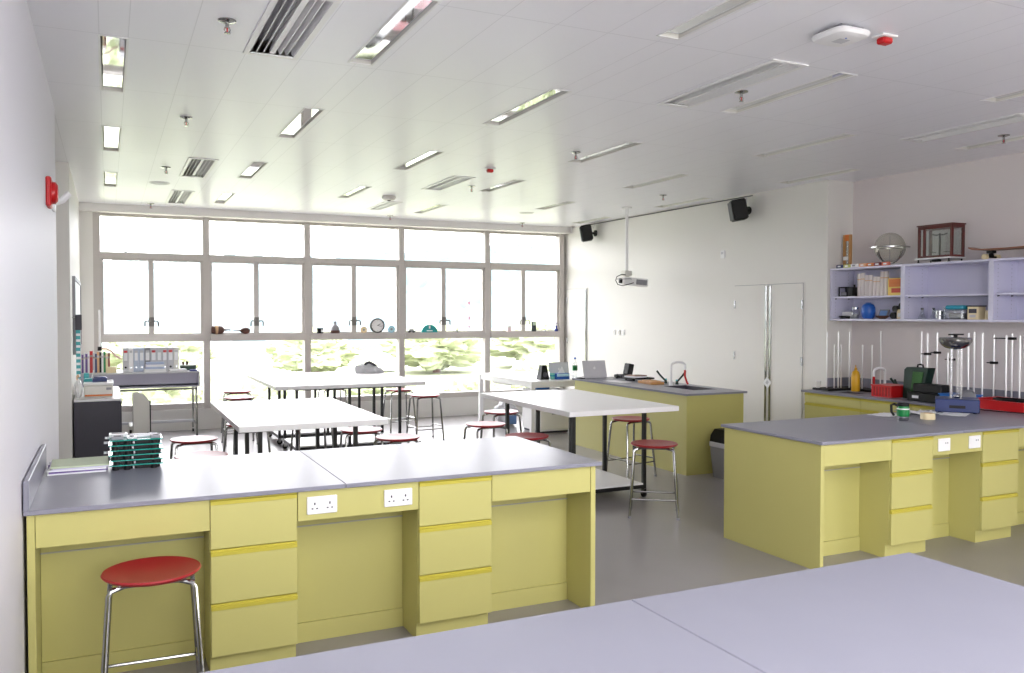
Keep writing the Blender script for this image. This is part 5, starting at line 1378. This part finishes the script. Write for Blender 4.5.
MB().box(gx-.11, gx+.06, gy-.012, gy+.012, z+.645, z+.657, .003).build('clamp_bar', PLBLK, t)
t = thing('steel_plate', 'grey round steel dish leaning by the blue box', 'dish', (6.74, 4.9, z))
MB().lathe([(.001, 0), (.07, .004), (.085, .018), (.081, .02), (.068, .008), (.001, .005)], (0, 0, 0), 28, Matrix.Translation((6.735, 4.95, z+.082)) @ Matrix.Rotation(math.radians(-70), 4, 'Y') @ Matrix.Rotation(math.radians(0), 4, 'Z')).build('dish_body', GREY, t)
MB().cyl((6.72, 4.95, z+.078), (6.735, 4.95, z+.083), .02, n=12).build('boss', STEEL, t)
# mug, tape, papers
t = thing('travel_mug', 'green and steel travel mug with a black handle on the right bench', 'mug', (5.53, 4.62, z))
mx_, my_ = 5.54, 4.62
MB().lathe([(.036, 0), (.042, .012), (.044, .035), (.001, .036)], (mx_, my_, z), 28).build('steel_foot', STEEL, t)
MB().lathe([(.044, .0365), (.047, .055), (.046, .095), (.043, .112), (.001, .113)], (mx_, my_, z), 28).build('green_body', GREEN, t)
MB().lathe([(.0415, .1135), (.043, .12), (.043, .132), (.036, .138), (.001, .138)], (mx_, my_, z), 28).build('lid', PLBLK, t)
MB().lathe([(.0475, .088), (.0475, .096), (.046, .096), (.046, .088)], (mx_, my_, z), 28).build('print', WHITE, t)
hh = Vector((-.9, .43, 0)).normalized()
MB().tube([tuple(Vector((mx_, my_, z+.115))+hh*.04), tuple(Vector((mx_, my_, z+.128))+hh*.07), tuple(Vector((mx_, my_, z+.12))+hh*.092), tuple(Vector((mx_, my_, z+.07))+hh*.09), tuple(Vector((mx_, my_, z+.04))+hh*.07)], .010, 8).build('handle', PLBLK, t)
t = thing('tape_roll', 'cream roll of masking tape on the right bench', 'tape', (5.80, 4.60, z))
MB().lathe([(.03, 0), (.053, 0), (.054, .002), (.054, .045), (.053, .047), (.03, .047), (.03, 0)], (5.79, 4.60, z), 32).build('tape', CREAM, t)
MB().lathe([(.0275, .0005), (.0298, .0005), (.0298, .0465), (.0275, .0465), (.0275, .0005)], (5.79, 4.60, z), 32).build('core', TAN, t)
for i, (x, y, a, lb) in enumerate([(5.72, 4.93, .2, 'white paper sheet lying behind the green mug'), (6.05, 4.88, -.3, 'crumpled white paper behind the tape roll'), (6.26, 4.72, .5, 'white paper sheet in front of the dark blue box')]):
    b = bmesh.new(); bmesh.ops.create_grid(b, x_segments=8, y_segments=8, size=1)
    amp = [.002, .012, .002][i]
    for v in b.verts:
        v.co = Vector((v.co.x*.13, v.co.y*.095, amp*(1+math.sin(9*v.co.x+3*v.co.y)*math.cos(7*v.co.y))))
    r_ = bmesh.ops.extrude_face_region(b, geom=b.faces[:])
    for v in [g_ for g_ in r_['geom'] if isinstance(g_, bmesh.types.BMVert)]: v.co.z += .0018
    single('paper_sheet', MB().bm(b, Matrix.Translation((x, y, z+.0004)) @ Matrix.Rotation(a, 4, 'Z')), PAPER, lb, 'paper', (x, y, z), 'papers on the right bench')
single('grey_card', MB().box(5.86, 5.93, 4.90, 4.99, z+.026, z+.030, .001, rot((5.9, 4.95, z), 'Z', .3)), GREY, 'small grey card lying on the papers behind the tape roll', 'card', (5.9, 4.95, z+.03))

# ------------------------------------------------------------------ outdoors
LAWN = mat('lawn', (150, 154, 132), .9, var=.25, scale=.8, spec=0.0)
LEAF = mat('leaves', (152, 158, 128), .9, var=.3, scale=5.0, spec=0.0)
LEAF2 = mat('hazy_far_leaves', (94, 107, 109), .95, var=.35, scale=.7, spec=0.0)  # distance haze put into the colour as a blue-grey cast
g = MB(); g.box(-60, 70, 13.25, 90, -.9, -.6)
struct('outdoor_ground', g, LAWN)
PAVE = mat('outdoor_paving', (190, 188, 180), .9)
g = MB(); g.box(-30, 7.9, -40, YBK-.25, -.9, -.6); g.box(7.95, 40, -40, 13.2, -.9, -.6)
struct('rear_ground', g, PAVE)
def hill():
    n, m_ = 190, 44
    vs = []; fs = []
    for j in range(m_+1):
        for i in range(n+1):
            x = -60+150*i/n
            tt = j/m_
            y = 44+46*tt
            h = (6.2+.7*math.sin(x*.13+1)+3.4*max(0, min(1, (x-8)/22)))*math.sin(min(1, tt*1.1)*PI/2)
            h += 1.3*min(1, tt*4)*noise.noise(Vector((x*.35, y*.35, 1.0)))+.8*min(1, tt*4)*noise.noise(Vector((x*.9, y*.9, 4.0)))
            vs.append((x, y, -.9+h))
    for j in range(m_):
        for i in range(n):
            a = j*(n+1)+i
            fs.append((a, a+1, a+n+2, a+n+1))
    q = MB(); q.add(vs, fs); return q
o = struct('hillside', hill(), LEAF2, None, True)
rnd = random.Random(11)
def crown(cx, cy, cz, r, rz, seed):
    b = bmesh.new(); bmesh.ops.create_icosphere(b, subdivisions=5, radius=1)
    for v in b.verts:
        p = v.co.copy(); o_ = Vector((seed*3.1, seed*1.7, 0))
        n = 1+.30*noise.noise(p*1.6+o_)+.22*noise.noise(p*4.0+o_)+.16*noise.noise(p*10.0+o_)
        v.co = Vector((cx+p.x*r*n, cy+p.y*r*n, cz+p.z*rz*n))
    return b
tr = [(-4.5, 29, 1.3, 'bushy tree outside the leftmost window'), (1.5, 31, 1.2, 'bushy tree outside beyond the second window'), (6.6, 30, 1.1, 'low bushy tree outside beyond the middle window'), (11.5, 31, 1.3, 'broad bushy tree outside beyond the fourth window'), (16.8, 32, 1.6, 'tall bushy tree outside the rightmost window'), (26, 33, 2.0, 'bushy tree outside to the far right')]
for i, (x, y, r, lb) in enumerate(tr):
    t = thing('garden_tree', lb, 'tree', (x, y, -.6), 0, 'trees outside the windows')
    MB().cyl((x, y, -.6), (x, y, r*.4), .16, .12, 10).build('trunk', BROWN, t)
    MB().bm(crown(x, y, r*.30, r*1.35, r*.60, i*1.7)).build('crown', LEAF, t)
bu = [(-1.2, 17.2, .75), (.9, 17.6, .85), (2.6, 17.0, .6), (5.2, 17.5, .7), (7.3, 17.2, .6), (9.6, 18.0, .85), (-3.6, 18.5, .9)]
bl = ['rounded shrub outside below the leftmost window', 'rounded shrub outside by the first mullion', 'low shrub outside below the second window', 'low shrub outside below the middle window', 'low shrub outside below the fourth window', 'rounded shrub outside below the rightmost window', 'rounded shrub outside beyond the left window edge']
for i, ((x, y, r), lb) in enumerate(zip(bu, bl)):
    t = thing('garden_shrub', lb, 'shrub', (x, y, -.6), 0, 'shrubs outside the windows')
    MB().bm(crown(x, y, -.6+r*.75, r, r*.85, i*2.3+.5)).build('foliage', LEAF, t)

# ------------------------------------------------------------------ light: bright overcast sky through the windows
W = bpy.data.worlds.new('sky'); S.world = W; W.use_nodes = True
nt = W.node_tree
bg = nt.nodes['Background']
tc = nt.nodes.new('ShaderNodeTexCoord'); sp = nt.nodes.new('ShaderNodeSeparateXYZ'); nt.links.new(tc.outputs['Generated'], sp.inputs[0])
cr = nt.nodes.new('ShaderNodeValToRGB')
cr.color_ramp.elements[0].position = 0.0; cr.color_ramp.elements[0].color = (.97, .96, 1.0, 1)
cr.color_ramp.elements[1].position = 1.0; cr.color_ramp.elements[1].color = (.94, .95, 1.0, 1)
nt.links.new(sp.outputs['Z'], cr.inputs['Fac']); nt.links.new(cr.outputs['Color'], bg.inputs['Color'])
bg.inputs['Strength'].default_value = 8.5
def portal(nm, loc, rx, sx, sy, rz=0.0):
    l = bpy.data.lights.new(nm, 'AREA'); l.shape = 'RECTANGLE'; l.size = sx; l.size_y = sy
    l.cycles.is_portal = True
    o = bpy.data.objects.new(nm, l); COL.objects.link(o); o.location = loc; o.rotation_euler = (rx, 0, rz)
portal('window_portal', (3.48, 13.08, 1.7), -PI/2, 7.3, 2.8)
portal('added_rear_portal', ((RWX-.25)/2, YBK-.15, 1.7), PI/2, RWX+.2, 2.7)

portal('added_side_portal', (XB+.2, .05, 1.98), PI/2, 2.5, 2.2, PI/2)

# two rows of fill lamps added out of view to brighten the room
for (x, y) in ((0.7, -0.7), (0.7, 0.7), (2.1, -0.7), (2.1, 0.7), (3.5, -0.7), (3.5, 0.7)):
    t = thing('added_fill_lamp', 'added fill lamp on the ceiling behind the photographer', 'ceiling light', (x, y, ZC-.05), 0, 'added fill lamps behind the photographer')
    MB().box(x-.09, x+.09, y-.6, y+.6, ZC-.05, ZC-.001, .004).build('housing', WHITE, t)
    l = bpy.data.lights.new('fill_light', 'AREA'); l.shape = 'RECTANGLE'; l.size = .16; l.size_y = 1.16; l.energy = FILL_LAMP_W; l.color = (.97, .96, 1.0)
    o = bpy.data.objects.new('fill_light', l); COL.objects.link(o); o.parent = t; o.location = (0, 0, -.004)

# ------------------------------------------------------------------ view
S.view_settings.view_transform = 'Standard'
S.view_settings.look = 'None'
S.view_settings.gamma = 1.0
S.view_settings.use_curve_mapping = False
S.view_settings.exposure = 0.54
S.cycles.max_bounces = 12
S.cycles.diffuse_bounces = 6
S.cycles.transparent_max_bounces = 16
S.cycles.use_denoising = True
S.cycles.sample_clamp_indirect = 20.0
